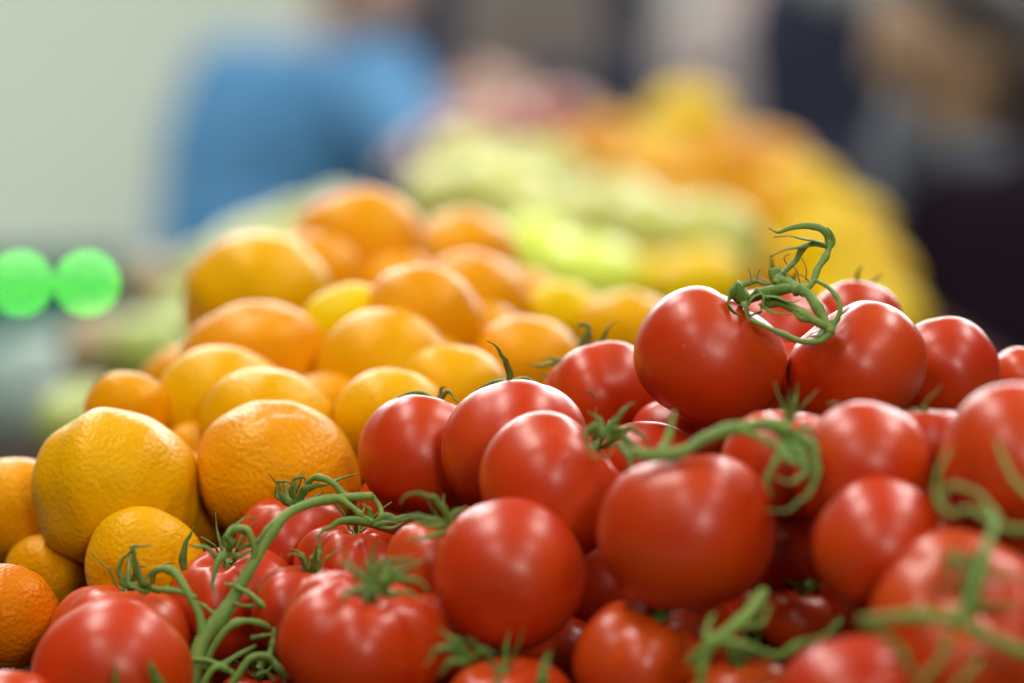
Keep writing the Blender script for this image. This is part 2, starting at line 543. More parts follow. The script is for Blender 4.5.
to("T32", 508, 716, 138, 1.66, (-0.1, 0.95, 0.2), "orange-red tomato at the bottom edge with a broad upright sepal", "tomato_orange", flat=0.86, lobe=0.05)
to("T33", 744, 706, 118, 1.63, (-0.1, 0.95, 0.1), "orange-red tomato at the bottom edge under the blurred sprig", "tomato_orange", flat=0.86, lobe=0.04)
to("T34", 8, 716, 110, 1.74, (0.0, 0.9, -0.3), "tomato barely showing in the bottom corner under the deep orange fruit", "tomato_orange")
to("T35", 256, 706, 84, 1.77, (0.1, 0.9, 0.2), "small tomato at the bottom edge among the vine's lower shoots", "tomato")
to("T36", 1024, 700, 96, 1.585, (0.0, 0.9, 0.2), "orange-tinged tomato in the bottom corner below the forked vine", "tomato_orange")
to("T37", 905, 668, 90, 1.68, (0.0, 0.5, -0.8), "dark shaded tomato under the forked vine and its large tomato", "tomato")
# tomatoes in the shade of the gaps
GAPL = "tomato buried in the shaded middle of the heap, almost hidden by those on top"
for x, y, wpx, d in ((600, 600, 120, 1.80), (780, 545, 120, 1.78), (820, 620, 110, 1.79), (650, 470, 110, 1.83), (430, 640, 110, 1.80),
                     (560, 660, 100, 1.76), (690, 640, 110, 1.77), (470, 520, 110, 1.87), (200, 690, 100, 1.86), (930, 530, 110, 1.78),
                     (720, 430, 110, 1.89), (860, 430, 110, 1.88), (300, 660, 100, 1.84), (980, 470, 100, 1.80), (600, 540, 110, 1.84), (792, 392, 110, 1.87), (400, 512, 90, 1.86), (740, 600, 110, 1.79), (860, 610, 100, 1.76)):
    fr("gap", "tomato", x, y, wpx, d, (0.2, 0.8, -0.4), "tomato", GAPL, TG, stiff=0.3)


def og(key, x, y, wpx, d, label, mat="orange", axis=(0.15, 0.85, -0.5), **kw):
    fr(key, "orange", x, y, wpx, d, axis, mat, label, OG, **kw)


og("O1", 112, 491, 163, 1.868, "big lumpy golden orange at the outer edge, leaning on the textured one", "yellow", (-0.5, 0.6, -0.6), flat=1.0, lump=0.05, amp=0.05, stiff=2)
og("O2", 278, 474, 166, 1.885, "sharp bumpy-skinned orange right behind the vine, peel pores plainly visible", "orange", (0.1, 0.8, 0.3), flat=0.86, lump=0.02, stiff=2)
og("O3", 144, 567, 122, 1.85, "small yellow orange half hidden between the lumpy golden one and the vine tomatoes", "yellow", (0, 0.4, -0.9))
og("O4", 20, 514, 126, 1.92, "orange at the frame edge behind the big lumpy golden one", "orange")
og("O5", 4, 616, 112, 1.80, "deep orange fruit at the frame edge in the front corner", "deep_orange", flat=0.92)
og("O6", 46, 574, 88, 1.88, "little orange sunk in the gap below the lumpy golden one", "orange")
og("O7", 180, 513, 104, 1.925, "shaded orange wedged between the lumpy golden and the bumpy-skinned one", "orange")
og("O8", 270, 430, 141, 2.00, "pale yellowish orange just showing over the bumpy-skinned one", "yellow", flat=0.84)
og("O9", 226, 414, 145, 2.07, "golden orange behind the two sharp ones, under the pink-lit pair", "yellow", flat=0.9)
og("O10", 258, 374, 164, 2.17, "wide orange with a pinkish sheen above the golden ones", "orange", flat=0.84, lump=0.03)
og("O11", 386, 378, 145, 2.09, "round golden orange behind the textured one that touches the tomatoes", "yellow", flat=0.94)
og("O12", 392, 427, 124, 1.99, "textured golden orange rising just behind the dark red tomato", "yellow", flat=0.92)
og("O13", 452, 401, 122, 2.04, "golden orange behind the tomato with the single upright sepal", "yellow", flat=0.9)
og("O14", 524, 376, 128, 2.12, "orange with a pale sheen behind the wispy dark sepals", "orange", flat=0.92)
og("O15", 356, 340, 122, 2.24, "yellow-green tinged orange in the middle of the heap", "lemon", flat=0.88)
og("O16", 420, 326, 128, 2.24, "pink-lit orange in the middle of the heap, behind the round golden one", "orange", flat=0.94)
og("O17", 472, 308, 118, 2.32, "blurred orange below the deep orange one near the heap's top", "orange", flat=0.94)
og("O18", 258, 304, 153, 2.29, "big blurred golden orange at the outer shoulder of the heap", "yellow", flat=0.92)
og("O19", 312, 288, 118, 2.37, "pink-lit blurred orange between the shoulder one and the topmost one", "orange", flat=0.92)
og("O20", 362, 258, 147, 2.42, "topmost blurred orange of the heap, in front of the blue shirt", "orange", flat=0.92)
og("O21", 464, 264, 113, 2.46, "orange blurred fruit at the top of the heap beside the green apples", "orange", flat=0.96)
og("O22", 128, 412, 88, 2.06, "small orange showing behind the shoulder of the lumpy golden one", "orange")
og("O23", 172, 428, 101, 2.12, "orange in the shade between the lumpy golden one and the golden pair", "orange")
og("O24", 562, 326, 97, 2.32, "yellow fruit between the oranges and the bright green apple", "lemon")
og("O25", 628, 338, 105, 2.28, "yellow-orange fruit just above the pinkish tomato with wispy sepals", "yellow")
og("O26", 520, 316, 105, 2.36, "blurred orange in the dip between the deep orange one and the apples", "orange")
og("O27", 330, 420, 105, 2.08, "orange in the shade behind the bumpy-skinned one and the textured golden one", "orange")
OGL = "orange buried inside the orange heap, almost covered by the others"
for x, y, wpx, d in ((60, 520, 110, 2.02), (210, 470, 110, 2.03), (320, 370, 100, 2.28), (420, 372, 100, 2.2), (480, 350, 100, 2.26), (400, 300, 100, 2.42),
                     (330, 500, 110, 2.02), (250, 350, 110, 2.42), (196, 500, 100, 1.93), (60, 560, 100, 1.95), (192, 395, 110, 2.2), (150, 440, 110, 2.1), (300, 330, 110, 2.32)):
    fr("gap", "orange", x, y, wpx, d, (0, 0.6, -0.6), "orange", OGL, OG, stiff=0.3)


def ap(x, y, wpx, d, label, mat="apple"):
    fr("A", "apple", x, y, wpx, d, (random.uniform(-.4, .4), 0.9, random.uniform(-.4, .4)), mat, label, AG)


random.seed(5)
ap(588, 282, 108, 2.96, "bright green apple nearest the oranges, just left of the red tomatoes' stalk", "bright_apple")
ap(500, 205, 116, 3.22, "pale yellow-green apple at the crown of the apple heap behind the topmost oranges")
ap(452, 208, 103, 3.33, "pale apple peeping up behind the deep orange fruit")
ap(548, 232, 105, 3.16, "pale apple in the middle of the apple heap above the bright green one")
ap(656, 238, 108, 3.14, "pale green apple behind the stalk, on the citrus side of the apple heap")
ap(712, 246, 105, 3.07, "yellow-green apple right behind the twisted stalk")
ap(612, 218, 99, 3.33, "pale green apple at the back of the apple heap, below the citrus")
ap(640, 292, 101, 3.01, "orange-tinged yellow apple below the pale green ones, over the big top tomato", "lemon")
ap(528, 262, 99, 3.01, "bright green apple half hidden behind the blurred oranges", "bright_apple")
ap(700, 290, 99, 2.96, "yellow-green apple showing just above the big top tomato", "lemon")
ap(470, 172, 97, 3.50, "yellowish apple at the back of the heap near the picking hand")
ap(540, 182, 95, 3.45, "pale apple at the back of the heap below the red-brown apples")
EL = "pale green apple at the outer edge of the stall, beyond the oranges"
for x, y, wpx, d in ((214, 282, 84, 3.4), (252, 256, 86, 3.45), (300, 240, 86, 3.5), (345, 228, 80, 3.55), (190, 322, 80, 3.3)):
    ap(x, y, wpx, d, EL, "dull_apple" if x < 200 else "apple")
ap(150, 352, 90, 3.22, "shaded yellow-green apple low at the stall's outer edge beside the scale", "dull_apple")
ap(82, 424, 92, 2.94, "lone bright green apple low behind the lumpy golden orange", "dull_apple")
ap(104, 352, 86, 3.3, "tan russet apple low at the stall's outer edge, behind the small orange", "russet")
ap(164, 292, 82, 3.6, "tan russet apple between the pale green ones at the outer edge", "russet")
RL = "red-brown apple in the row behind the pale ones, near the picking hand"
for x, y, wpx, d in ((505, 138, 80, 3.8), (548, 128, 80, 4.0), (455, 146, 76, 3.9)):
    ap(x, y, wpx, d, RL, "red_apple")


def ye(x, y, wpx, d, label, mat="lemon"):
    fr("Y", "orange", x, y, wpx, d, (random.uniform(-.5, .5), 0.7, -0.5), mat, label, YG)


ye(686, 130, 101, 4.07, "yellow citrus fruit topping the farthest heap")
ye(662, 172, 97, 3.89, "yellow citrus fruit just under the topmost of the farthest heap")
ye(604, 156, 91, 4.07, "orange-yellow citrus fruit on the farthest heap, beside the red-brown apples", "far_orange")
ye(570, 176, 89, 3.89, "orange citrus fruit above the pale apples in the farthest heap", "far_orange")
ye(716, 172, 93, 3.89, "orange citrus fruit in the middle of the farthest heap", "far_orange")
ye(765, 176, 95, 3.95, "deep golden citrus fruit at the shoulder of the farthest heap", "far_orange")
ye(800, 204, 95, 3.83, "yellow citrus fruit on the upper slope of the farthest heap")
ye(842, 236, 95, 3.78, "yellow citrus fruit on the middle slope of the farthest heap, by the black coat")
ye(866, 282, 97, 3.66, "yellow citrus fruit low on the slope of the farthest heap, by the black coat")
ye(760, 222, 93, 3.72, "golden citrus fruit just behind the twisted stalk's tip", "far_orange")
ye(808, 262, 95, 3.60, "yellow citrus fruit below the slope, right of the twisted stalk")
ye(640, 190, 89, 3.78, "orange citrus fruit between the yellow top and the pale apples", "far_orange")
ye(884, 326, 93, 3.54, "lowest yellow citrus fruit on the slope, just above the tomatoes")
ye(748, 280, 91, 3.48, "golden citrus fruit showing behind the base of the twisted stalk", "far_orange")
ye(690, 205, 89, 3.66, "golden citrus fruit behind the pale apple near the stalk", "far_orange")
ye(830, 312, 91, 3.48, "yellow citrus fruit showing just over the small tomato behind the pair")
ye(618, 158, 82, 4.31, "golden citrus fruit at the back of the farthest heap", "far_orange")
ye(738, 168, 84, 4.19, "golden citrus fruit at the back, beside the yellow topmost one", "far_orange")

# ---- settle: push overlapping neighbours apart along the line of sight
n = len(FR)
xy = np.array([((f["x"] - 512) / F, (341.5 - f["y"]) / F) for f in FR])
dep0 = np.array([f["d"] for f in FR])
rpx = np.array([f["w"] / 2 / F for f in FR])
stiff = np.array([f["stiff"] for f in FR])
dep = dep0.copy()


def centres(dep):
    return np.stack([xy[:, 0] * dep, xy[:, 1] * dep, dep], 1)


order = np.argsort(dep0)
for it in range(300):
    pc = centres(dep)
    rr = rpx * dep
    mv = np.zeros(n)
    for i in range(n):
        dd = pc - pc[i]
        dist = np.sqrt((dd ** 2).sum(1))
        need = (rr + rr[i]) * 0.91
        for j in np.nonzero((dist < need) & (np.arange(n) != i))[0]:
            lat2 = dd[j, 0] ** 2 + dd[j, 1] ** 2
            s = math.sqrt(max(need[j] ** 2 - lat2, 0)) - abs(dd[j, 2])
            if s <= 0:
                continue
            sg = -1 if dep0[i] <= dep0[j] else 1
            share = stiff[j] / (stiff[i] + stiff[j])
            mv[i] += sg * 0.35 * s * share
    dep = dep + np.clip(mv, -0.01, 0.01) + 0.01 * (dep0 - dep)
pc = centres(dep)
rad = rpx * dep
TB = {}
for i, f in enumerate(FR):
    f["dd"], f["r"] = float(dep[i]), float(rad[i])
    f["c"] = P(f["x"], f["y"], f["dd"])
    if f["key"] not in ("gap", "A", "Y"):
        TB[f["key"]] = f
DEBUG = False
if DEBUG:
    for f in FR:
        print("FR", f["key"], round(f["d"], 3), "->", round(f["dd"], 3), "r", round(f["r"], 4), "z", round(f["c"].z, 3))

# ------------------------------------------------------------------ setting
v, f_ = box_vf(-9, 9, -6, 12, -0.2, 0.0)
tag(mesh_obj("floor", v, f_, M["floor"], smooth=False), kind="structure")
tag(box("plaster_wall", -6, 0.55, 9.2, 9.4, 0, 5, M["wall"], bev=0), "pale grey-green plaster wall at the far end behind the blue shirt", "wall")
tag(box("dark_partition", 0.553, 6, 8.6, 8.8, 0, 5, M["dim_interior"], bev=0), "dark stand-in partition at the far end behind the crowd", "backdrop")  # dark sheet put in place of the shaded interior

# cloth over the stall, sagging under every fruit
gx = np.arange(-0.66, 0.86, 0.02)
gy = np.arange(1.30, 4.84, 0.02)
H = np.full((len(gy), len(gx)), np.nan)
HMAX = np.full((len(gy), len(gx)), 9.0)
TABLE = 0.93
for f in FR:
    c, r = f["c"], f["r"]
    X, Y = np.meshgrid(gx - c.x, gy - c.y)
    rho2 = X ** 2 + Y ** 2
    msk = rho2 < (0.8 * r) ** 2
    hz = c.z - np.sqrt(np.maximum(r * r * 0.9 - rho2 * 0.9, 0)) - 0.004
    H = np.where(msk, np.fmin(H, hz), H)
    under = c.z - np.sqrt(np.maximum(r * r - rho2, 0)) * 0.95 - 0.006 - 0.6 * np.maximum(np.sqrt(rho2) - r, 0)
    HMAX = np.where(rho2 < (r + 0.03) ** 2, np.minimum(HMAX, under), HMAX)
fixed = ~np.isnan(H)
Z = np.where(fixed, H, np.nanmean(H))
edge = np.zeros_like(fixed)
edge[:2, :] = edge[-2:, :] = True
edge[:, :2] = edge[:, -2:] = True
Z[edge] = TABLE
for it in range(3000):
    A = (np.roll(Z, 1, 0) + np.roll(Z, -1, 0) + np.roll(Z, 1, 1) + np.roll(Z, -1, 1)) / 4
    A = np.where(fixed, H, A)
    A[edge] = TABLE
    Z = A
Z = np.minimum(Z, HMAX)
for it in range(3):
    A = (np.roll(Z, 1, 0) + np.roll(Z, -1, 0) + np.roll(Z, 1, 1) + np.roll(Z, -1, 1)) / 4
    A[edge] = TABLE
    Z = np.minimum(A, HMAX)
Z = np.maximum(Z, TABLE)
vs = [(gx[j], gy[i], Z[i, j]) for i in range(len(gy)) for j in range(len(gx))]
nx = len(gx)
fs = [(i * nx + j, i * nx + j + 1, (i + 1) * nx + j + 1, (i + 1) * nx + j) for i in range(len(gy) - 1) for j in range(nx - 1)]
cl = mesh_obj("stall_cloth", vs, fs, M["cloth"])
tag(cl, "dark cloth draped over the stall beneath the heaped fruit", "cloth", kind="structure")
st = bpy.data.objects.new("stall_table", None)
COL.objects.link(st)
st.location = (0.1, 2.7, 0)
tag(st, "timber market stall under the cloth and the fruit heaps", "stall table")
box("table_top", -0.70, 0.90, 1.26, 4.88, 0.88, 0.926, M["wood"], st)
for x in (-0.58, 0.70):
    for y in (1.40, 4.70):
        box("leg", x, x + 0.07, y, y + 0.07, 0.0, 0.879, M["wood"], st)
box("apron", -0.60, 0.78, 1.345, 1.37, 0.76, 0.879, M["wood"], st)
box("apron", -0.60, 0.78, 4.81, 4.835, 0.76, 0.879, M["wood"], st)

# ------------------------------------------------------------------ fruit meshes
rng = random.Random(11)


def surf_pt(f, a):
    """Centre of the calyx dimple of a fruit."""
    flat = f["kw"].get("flat", 0.86)
    dim = f["kw"].get("dim", 0.20)
    return f["c"] + cam_dir(f["axis"]) * f["r"] * (flat - dim + a)


def build_fruit(i, f):
    kw = {k: v_ for k, v_ in f["kw"].items()}
    if f["kind"] == "tomato":
        prof = tomato_profile(flat=kw.get("flat", 0.86), lobe=kw.get("lobe", 0.022), nl=kw.get("nl", 5), dim=kw.get("dim", 0.20), amp=kw.get("amp", 0.03))
    elif f["kind"] == "apple":
        prof = apple_profile()
    else:
        prof = citrus_profile(flat=kw.get("flat", 0.86), lump=kw.get("lump", 0.022), amp=kw.get("amp", 0.03))
    far = f["dd"] > 2.5
    v_, fc = ball(prof, 100 + i * 7, 40 if far else NU, 28 if far else NV)
    m3 = axis_matrix(cam_dir(f["axis"]), rng.uniform(0, 6.28))
    c = f["c"]
    pts = [c + (m3 @ Vector(p)) * f["r"] for p in v_]
    name = {"tomato": "tomato", "apple": "apple", "orange": "orange"}[f["kind"]]
    if f["key"] == "Y":
        name = "citrus_fruit"
    o = mesh_obj(name, pts, fc, M[f["mat"]], loc=c)
    cat = {"tomato": "tomato", "apple": "apple", "orange": "orange", "citrus_fruit": "citrus fruit"}[name]
    tag(o, f["label"], cat, f["group"])
    f["obj"] = o
    return o


for i, f in enumerate(FR):
    build_fruit(i, f)


# ------------------------------------------------------------------ calyxes
def blade(name, pts, wid, parent, mat, thick=0.0006, up=None, fold=0.35, n=6):
    """A sepal through the given world points: slim, folded, tapering to a thread."""
    path = catmull(pts, n)
    m = len(path)
    ws = []
    for k in range(m):
        t = k / (m - 1)
        prof = min(1, 0.55 + 2.2 * t) * (1 - t) ** 0.75 if t > 0.0 else 0.55
        ws.append(max(wid * prof, 0.00035))
    ts = [max(thick * (1 - 0.6 * k / (m - 1)), 0.0003) for k in range(m)]
    hint = None
    if up is not None:
        t0 = Vector(path[1]) - Vector(path[0])
        hint = t0.cross(up)
        if hint.length < 1e-6:
            hint = None
    vv, ff = sweep(path, ws, ts, side_hint=hint, seg=8, fold=fold)
    return mesh_obj(name, vv, ff, mat, parent)


def tube(name, pts, r0, r1, parent, mat, n=8, loc=None, knots=0.12, seg=10, hairs=0):
    path = catmull(pts, n)
    m = len(path)
    rs = []
    for k in range(m):
        t = k / (m - 1)
        kn = 0.0
        if name == "stalk":
            kn = 0.34 * math.exp(-((t - 0.58) / 0.07) ** 2) - 0.10 * math.exp(-((t - 0.70) / 0.06) ** 2) + 0.25 * math.exp(-(t / 0.10) ** 2)
        elif name == "tomato_vine":
            kn = 0.30 * math.exp(-((t - 0.30) / 0.05) ** 2) + 0.28 * math.exp(-((t - 0.62) / 0.05) ** 2) + 0.2 * math.exp(-((t - 0.85) / 0.04) ** 2)
        rs.append((r0 + (r1 - r0) * t) * (1 + kn + knots * math.sin(9.0 * t + r0 * 9000) * math.sin(4.1 * t + 1)))
    vv, ff = sweep(path, rs, None, seg=seg)
    o = mesh_obj(name, vv, ff, mat, parent, loc=loc)
    if hairs:
        rg = random.Random(int(r0 * 1e6) + m)
        hv, hf = [], []
        for _ in range(hairs):
            k = rg.randrange(m - 1)
            t = rg.random()
            c_ = Vector(path[k]) * (1 - t) + Vector(path[k + 1]) * t
            ax_ = (Vector(path[k + 1]) - Vector(path[k])).normalized()
            n_ = Vector((rg.gauss(0, 1), rg.gauss(0, 1), rg.gauss(0, 1)))
            n_ = (n_ - ax_ * n_.dot(ax_)).normalized()
            b_ = c_ + n_ * rs[k] * 0.98
            e_ = b_ + (n_ + ax_ * rg.uniform(-0.4, 0.4)) * rg.uniform(0.0006, 0.0016)
            q = len(hv)
            hv += [b_ + ax_ * 0.00008, b_ - ax_ * 0.00008, e_, b_ + ax_.cross(n_) * 0.00012]
            hf += [(q, q + 1, q + 2), (q + 1, q + 3, q + 2), (q + 3, q, q + 2)]
        tag(mesh_obj("fine_hairs", hv, hf, M["hair_green"], o), kind="stuff")
    return o


def disc(f, parent_name="calyx", rr=0.10):
    """The green button in the dimple: the calyx part that carries the sepals."""
    ax = cam_dir(f["axis"])
    base = surf_pt(f, 0.0)
    r = f["r"] * rr
    path = [base - ax * r * 0.6, base + ax * r * 0.25, base + ax * r * 0.6, base + ax * r * 1.0]
    vv, ff = sweep(path, [r * 1.0, r * 1.15, r * 0.8, r * 0.45], None, seg=12)
    return mesh_obj(parent_name, vv, ff, M["sepal"], f["obj"])


def auto_calyx(key, nsep=5, length=0.75, wid=0.085, lift=0.35, curl=-0.6, spread=0.3, seed=0, stalk=0.35, ca=None):
    f = TB[key]
    rg = random.Random(seed + 31)
    ax = cam_dir(f["axis"])
    e1 = ax.orthogonal().normalized()
    e2 = ax.cross(e1)
    ca = disc(f) if ca is None else ca
    base = surf_pt(f, 0.06)
    r = f["r"]
    a0 = rg.uniform(0, 6.28)
    for k in range(nsep):
        az = a0 + 2 * math.pi * k / nsep + rg.uniform(-spread, spread)
        el = lift + rg.uniform(-0.25, 0.35)
        L = length * r * rg.uniform(0.75, 1.2)
        cu = curl + rg.uniform(-0.7, 1.6)
        tw = rg.uniform(-1.1, 1.1)
        p = base.copy()
        pts = [p.copy()]
        st_ = 7
        for q in range(st_):
            t = q / st_
            e = el + 0.25 * math.sin(math.pi * t) + cu * t * t
            a = az + tw * t * t
            d = (e1 * math.cos(a) + e2 * math.sin(a)) * math.cos(e) + ax * math.sin(e)
            p = p + d * (L / st_)
            # stay off the skin
            rel = p - f["c"]
            if rel.length < r * 0.99 and q > 1:
                p = f["c"] + rel.normalized() * r * 0.99
            pts.append(p.copy())
        blade("sepal", pts, wid * r * rg.uniform(0.8, 1.15), ca, M["sepal"], up=ax)
    if stalk:
        q = base + ax * stalk * r + e1 * 0.12 * r
        tube("stalk", [base, base + ax * stalk * r * 0.5 + e1 * 0.02 * r, q], 0.0021, 0.0024, f["obj"], M["stem"])
    return ca


def pxs(pts, d):
    """Polyline of points (x, y, optional metres nearer the lens) at depth d."""
    return [P(p[0], p[1], d - (p[2] if len(p) > 2 else 0)) for p in pts]


def px_sepal(ca, pts, d, wpx, mat="sepal", fold=0.35):
    wpx = wpx * 1.2
    ph = (pts[0][0] * 0.7 + pts[-1][1] * 1.3) % 6.28
    den = []
    for k in range(len(pts) - 1):
        a, b_ = pts[k], pts[k + 1]
        a, b_ = (*a, 0)[:3], (*b_, 0)[:3]
        den += [a, tuple((a[q] + b_[q]) / 2 + (1.1 * math.sin(ph + 2.3 * k + q * 1.9) if q < 2 else 0) for q in range(3))]
    pts = den + [(*pts[-1], 0)[:3]]
    return blade("sepal", pxs(pts, d), wpx / 2 * d / F, ca, M[mat], up=-FWD + UP * 0.3, fold=fold)


def px_tube(name, pts, d, w0, w1, parent, mat="stem", **kw):
    k_ = 0.76 if name == "stalk" else 0.86
    return tube(name, pxs(pts, d), k_ * w0 / 2 * d / F, k_ * w1 / 2 * d / F, parent, M[mat], **kw)


VG = "tomato vines lying on the heap"


def vine(label, pts, d, w0, w1, cat="vine", hairs=0):
    base = P(pts[0][0], pts[0][1], d)
    o = px_tube("tomato_vine", pts, d, w0, w1, None, loc=base, n=10, hairs=hairs)
    return tag(o, label, cat, VG)


def dfront(key, extra=0.0):
    return TB[key]["dd"] - extra


# ---- the tangle on top
d1 = TB["T1"]["dd"]
c1 = disc(TB["T1"])
px_sepal(c1, [(748, 300, .012), (738, 290, .016), (730, 296, .022), (729, 305, .026), (741, 316, .032)], d1, 19.5)
px_sepal(c1, [(748, 300, .012), (756, 292, .02), (763, 300, .028), (761, 311, .03), (750, 315, .032), (746, 308, .03)], d1, 9.1)
px_sepal(c1, [(748, 300, .012), (744, 303, .022), (748, 314, .030), (752, 322, .034)], d1, 9.1)
px_sepal(c1, [(748, 300, .012), (764, 292, .018), (790, 290, .02), (806, 296, .018)], d1, 11.7)
px_sepal(c1, [(748, 300, .012), (740, 286, .008), (757, 281, .006), (770, 284, .006)], d1, 9.1)
v1 = vine("twisted green stalk with a bare forked tip standing on the topmost tomatoes", [(766, 292, .015), (788, 288, .022), (804, 291, .026), (816, 305, .030), (829, 328, .034), (833, 332, .034)], d1, 11, 12, hairs=350)
px_tube("stalk", [(768, 303, .02), (782, 303, .026), (798, 311, .031), (815, 321, .034), (830, 328, .034)], d1, 14.4, 9.6, v1)
px_tube("stalk", [(831, 330, .034), (840, 312, .034), (838, 299, .032), (829, 288, .028), (815, 280, .024)], d1, 7.2, 5.4, v1)
px_tube("stalk", [(832, 331, .034), (820, 341, .036), (800, 341, .038), (780, 333, .040), (762, 325, .040), (751, 320, .036)], d1, 9.6, 4.8, v1)
px_tube("stalk", [(798, 291, .026), (788, 282, .02), (776, 279, .014), (774, 270, .012)], d1, 13.2, 15.6, v1)
px_tube("stalk", [(800, 294, .026), (812, 283, .024), (818, 268, .02), (826, 256, .016), (829, 246, .014), (828, 240, .014)], d1, 10, 7.5, v1)
px_tube("stalk", [(776, 284, .018), (784, 272, .016), (796, 260, .014), (803, 248, .014), (814, 244, .014), (827, 246, .014)], d1, 9, 7, v1)
for pts, wd in (([(829, 246, .014), (828, 234, .014), (820, 227, .015), (804, 225, .016), (788, 228, .018), (778, 232, .02), (769, 228, .02)], 13),
                ([(828, 246, .014), (816, 241, .015), (804, 239, .018), (790, 236, .02), (774, 237, .02)], 12),
                ([(814, 244, .014), (800, 247, .018), (784, 250, .02), (770, 257, .02)], 12),
                ([(828, 250, .012), (832, 240, .010), (826, 229, .010), (812, 230, .012)], 10)):
    blade("sepal", pxs(pts, d1), wd / 2 * d1 / F, v1, M["sepal"], up=UP)
for pts in ([(750, 286, .01), (751, 277, .008), (748, 268, .008)], [(758, 283, .01), (757, 276, .01), (760, 270, .01)], [(788, 266, .014), (784, 258, .014), (790, 254, .014)],
            [(800, 284, .02), (797, 272, .02), (793, 266, .02)], [(806, 280, .02), (806, 268, .02), (802, 258, .018)], [(812, 288, .024), (806, 278, .024), (799, 274, .024)], [(796, 282, .02), (790, 276, .02), (780, 272, .02)]):
    px_tube("tendril", pts, d1, 1.7, 0.9, v1, "dry", seg=6)
for pts, wd in (([(764, 296, .02), (778, 297, .028), (790, 302, .032), (800, 300, .032)], 10), ([(760, 304, .026), (774, 312, .032), (788, 314, .034), (798, 310, .034)], 9),
                ([(766, 290, .014), (782, 286, .02), (798, 284, .022), (810, 288, .022)], 7), ([(770, 300, .024), (760, 294, .026), (752, 298, .03), (746, 308, .032)], 8),
                ([(812, 298, .028), (820, 308, .032), (822, 318, .034)], 7), ([(796, 262, .016), (788, 268, .018), (784, 280, .02)], 8)):
    blade("sepal", pxs(pts, d1), wd / 2 * d1 / F, v1, M["sepal"], up=UP)
c2 = disc(TB["T2"])
px_sepal(c2, [(826, 326, .02), (812, 318, .034), (800, 318, .036), (792, 312, .034)], d1, 10.4)
px_sepal(c2, [(826, 326, .02), (838, 320, .034), (842, 306, .03)], d1, 7.8)
px_sepal(c2, [(826, 326, .02), (818, 336, .034), (806, 338, .036)], d1, 9.1)

# ---- T13 upright sepal, T14 dark rim, T15 wisps
d = TB["T13"]["dd"]
c = disc(TB["T13"])
px_sepal(c, [(508, 382, -.02), (509, 372, -.018), (505, 360, -.014), (498, 349, -.012), (487, 341, -.012)], d, 8)
px_sepal(c, [(508, 382, -.02), (524, 378, -.03), (540, 384, -.04)], d, 7)
px_sepal(c, [(508, 382, -.02), (492, 382, -.03), (476, 390, -.035)], d, 7)
d = TB["T14"]["dd"]
c = disc(TB["T14"])
px_sepal(c, [(438, 400, -.012), (425, 394, -.008), (410, 393, -.004), (398, 397, 0)], d, 6)
px_sepal(c, [(438, 400, -.012), (446, 392, -.005), (452, 395, 0), (458, 402, .004)], d, 6)
px_sepal(c, [(438, 400, -.012), (441, 389, -.012), (446, 388, -.01)], d, 5, "dry")
d = TB["T15"]["dd"]
c = disc(TB["T15"])
px_sepal(c, [(576, 366, -.02), (566, 366, -.012), (556, 363, -.008), (540, 366, -.004), (528, 364, 0)], d, 8)
px_sepal(c, [(576, 366, -.02), (562, 360, -.01), (552, 358, -.006), (542, 359, -.004)], d, 5)
px_sepal(c, [(576, 360, -.022), (581, 348, -.02), (586, 336, -.018), (588, 326, -.018), (580, 324, -.018), (578, 330, -.018)], d, 8)
px_sepal(c, [(584, 356, -.022), (590, 342, -.02), (591, 334, -.02), (582, 331, -.02)], d, 4, "dry")
px_sepal(c, [(590, 356, -.02), (600, 343, -.02), (606, 331, -.018), (617, 320, -.018)], d, 7)
px_sepal(c, [(572, 368, -.014), (562, 378, .012), (575, 382, .022), (588, 390, .03), (597, 398, .032)], d, 5)
px_sepal(c, [(576, 366, -.02), (560, 372, -.006), (540, 374, 0)], d, 7)

# ---- the vine in the middle: coiled calyx, thick stalk, star of sepals
d = TB["T12"]["dd"] - 0.035
c = disc(TB["T12"])
for pts, wd in (([(606, 438, .0), (596, 428, .004), (588, 432, .008), (586, 446, .012), (596, 458, .014), (608, 458, .014), (616, 446, .012)], 11),
                ([(606, 438), (612, 424, .0), (622, 412), (634, 402, -.004)], 8),
                ([(606, 438), (622, 436, .004), (636, 446, .008), (642, 458, .01)], 9),
                ([(606, 438), (600, 420, -.005), (588, 412, -.008)], 7),
                ([(610, 440), (616, 430, .004), (630, 428, .004), (646, 440, .006), (652, 452, .006)], 8),
                ([(622, 444), (630, 456, .01), (632, 470, .014)], 12)):
    px_sepal(c, pts, d, wd)
dv = TB["T11"]["dd"] - 0.01
vm = vine("thick blurred stalk lying over the largest tomato between two calyxes", [(632, 452, .01), (655, 456, .012), (682, 452, .014), (706, 438, .012), (736, 428, .010), (770, 425, .012), (790, 430, .014)], dv, 12, 15)
px_tube("stalk", [(660, 454, .012), (668, 438, .006), (674, 412, .0)], dv, 15, 5, vm)
px_tube("stalk", [(736, 428, .010), (756, 436, .016), (776, 446, .02), (782, 460, .022)], dv, 9, 8, vm)
c = disc(TB["T10"])
d = dv - 0.014
for pts, wd in (([(784, 438), (788, 420), (790, 396)], 10), ([(784, 438), (800, 438, .004), (814, 448, .008), (817, 470, .014), (808, 494, .018), (788, 510, .02), (764, 510, .018)], 12),
                ([(784, 440), (800, 452, .008), (806, 470, .014), (790, 482, .018), (770, 478, .018)], 14),
                ([(784, 440), (776, 460, .01), (766, 480, .014), (772, 496, .018)], 9), ([(784, 438), (808, 428), (822, 440)], 8),
                ([(784, 440), (792, 460, .01), (812, 466, .014)], 14), ([(784, 438), (770, 424), (756, 424)], 10)):
    px_sepal(c, pts, d, wd)

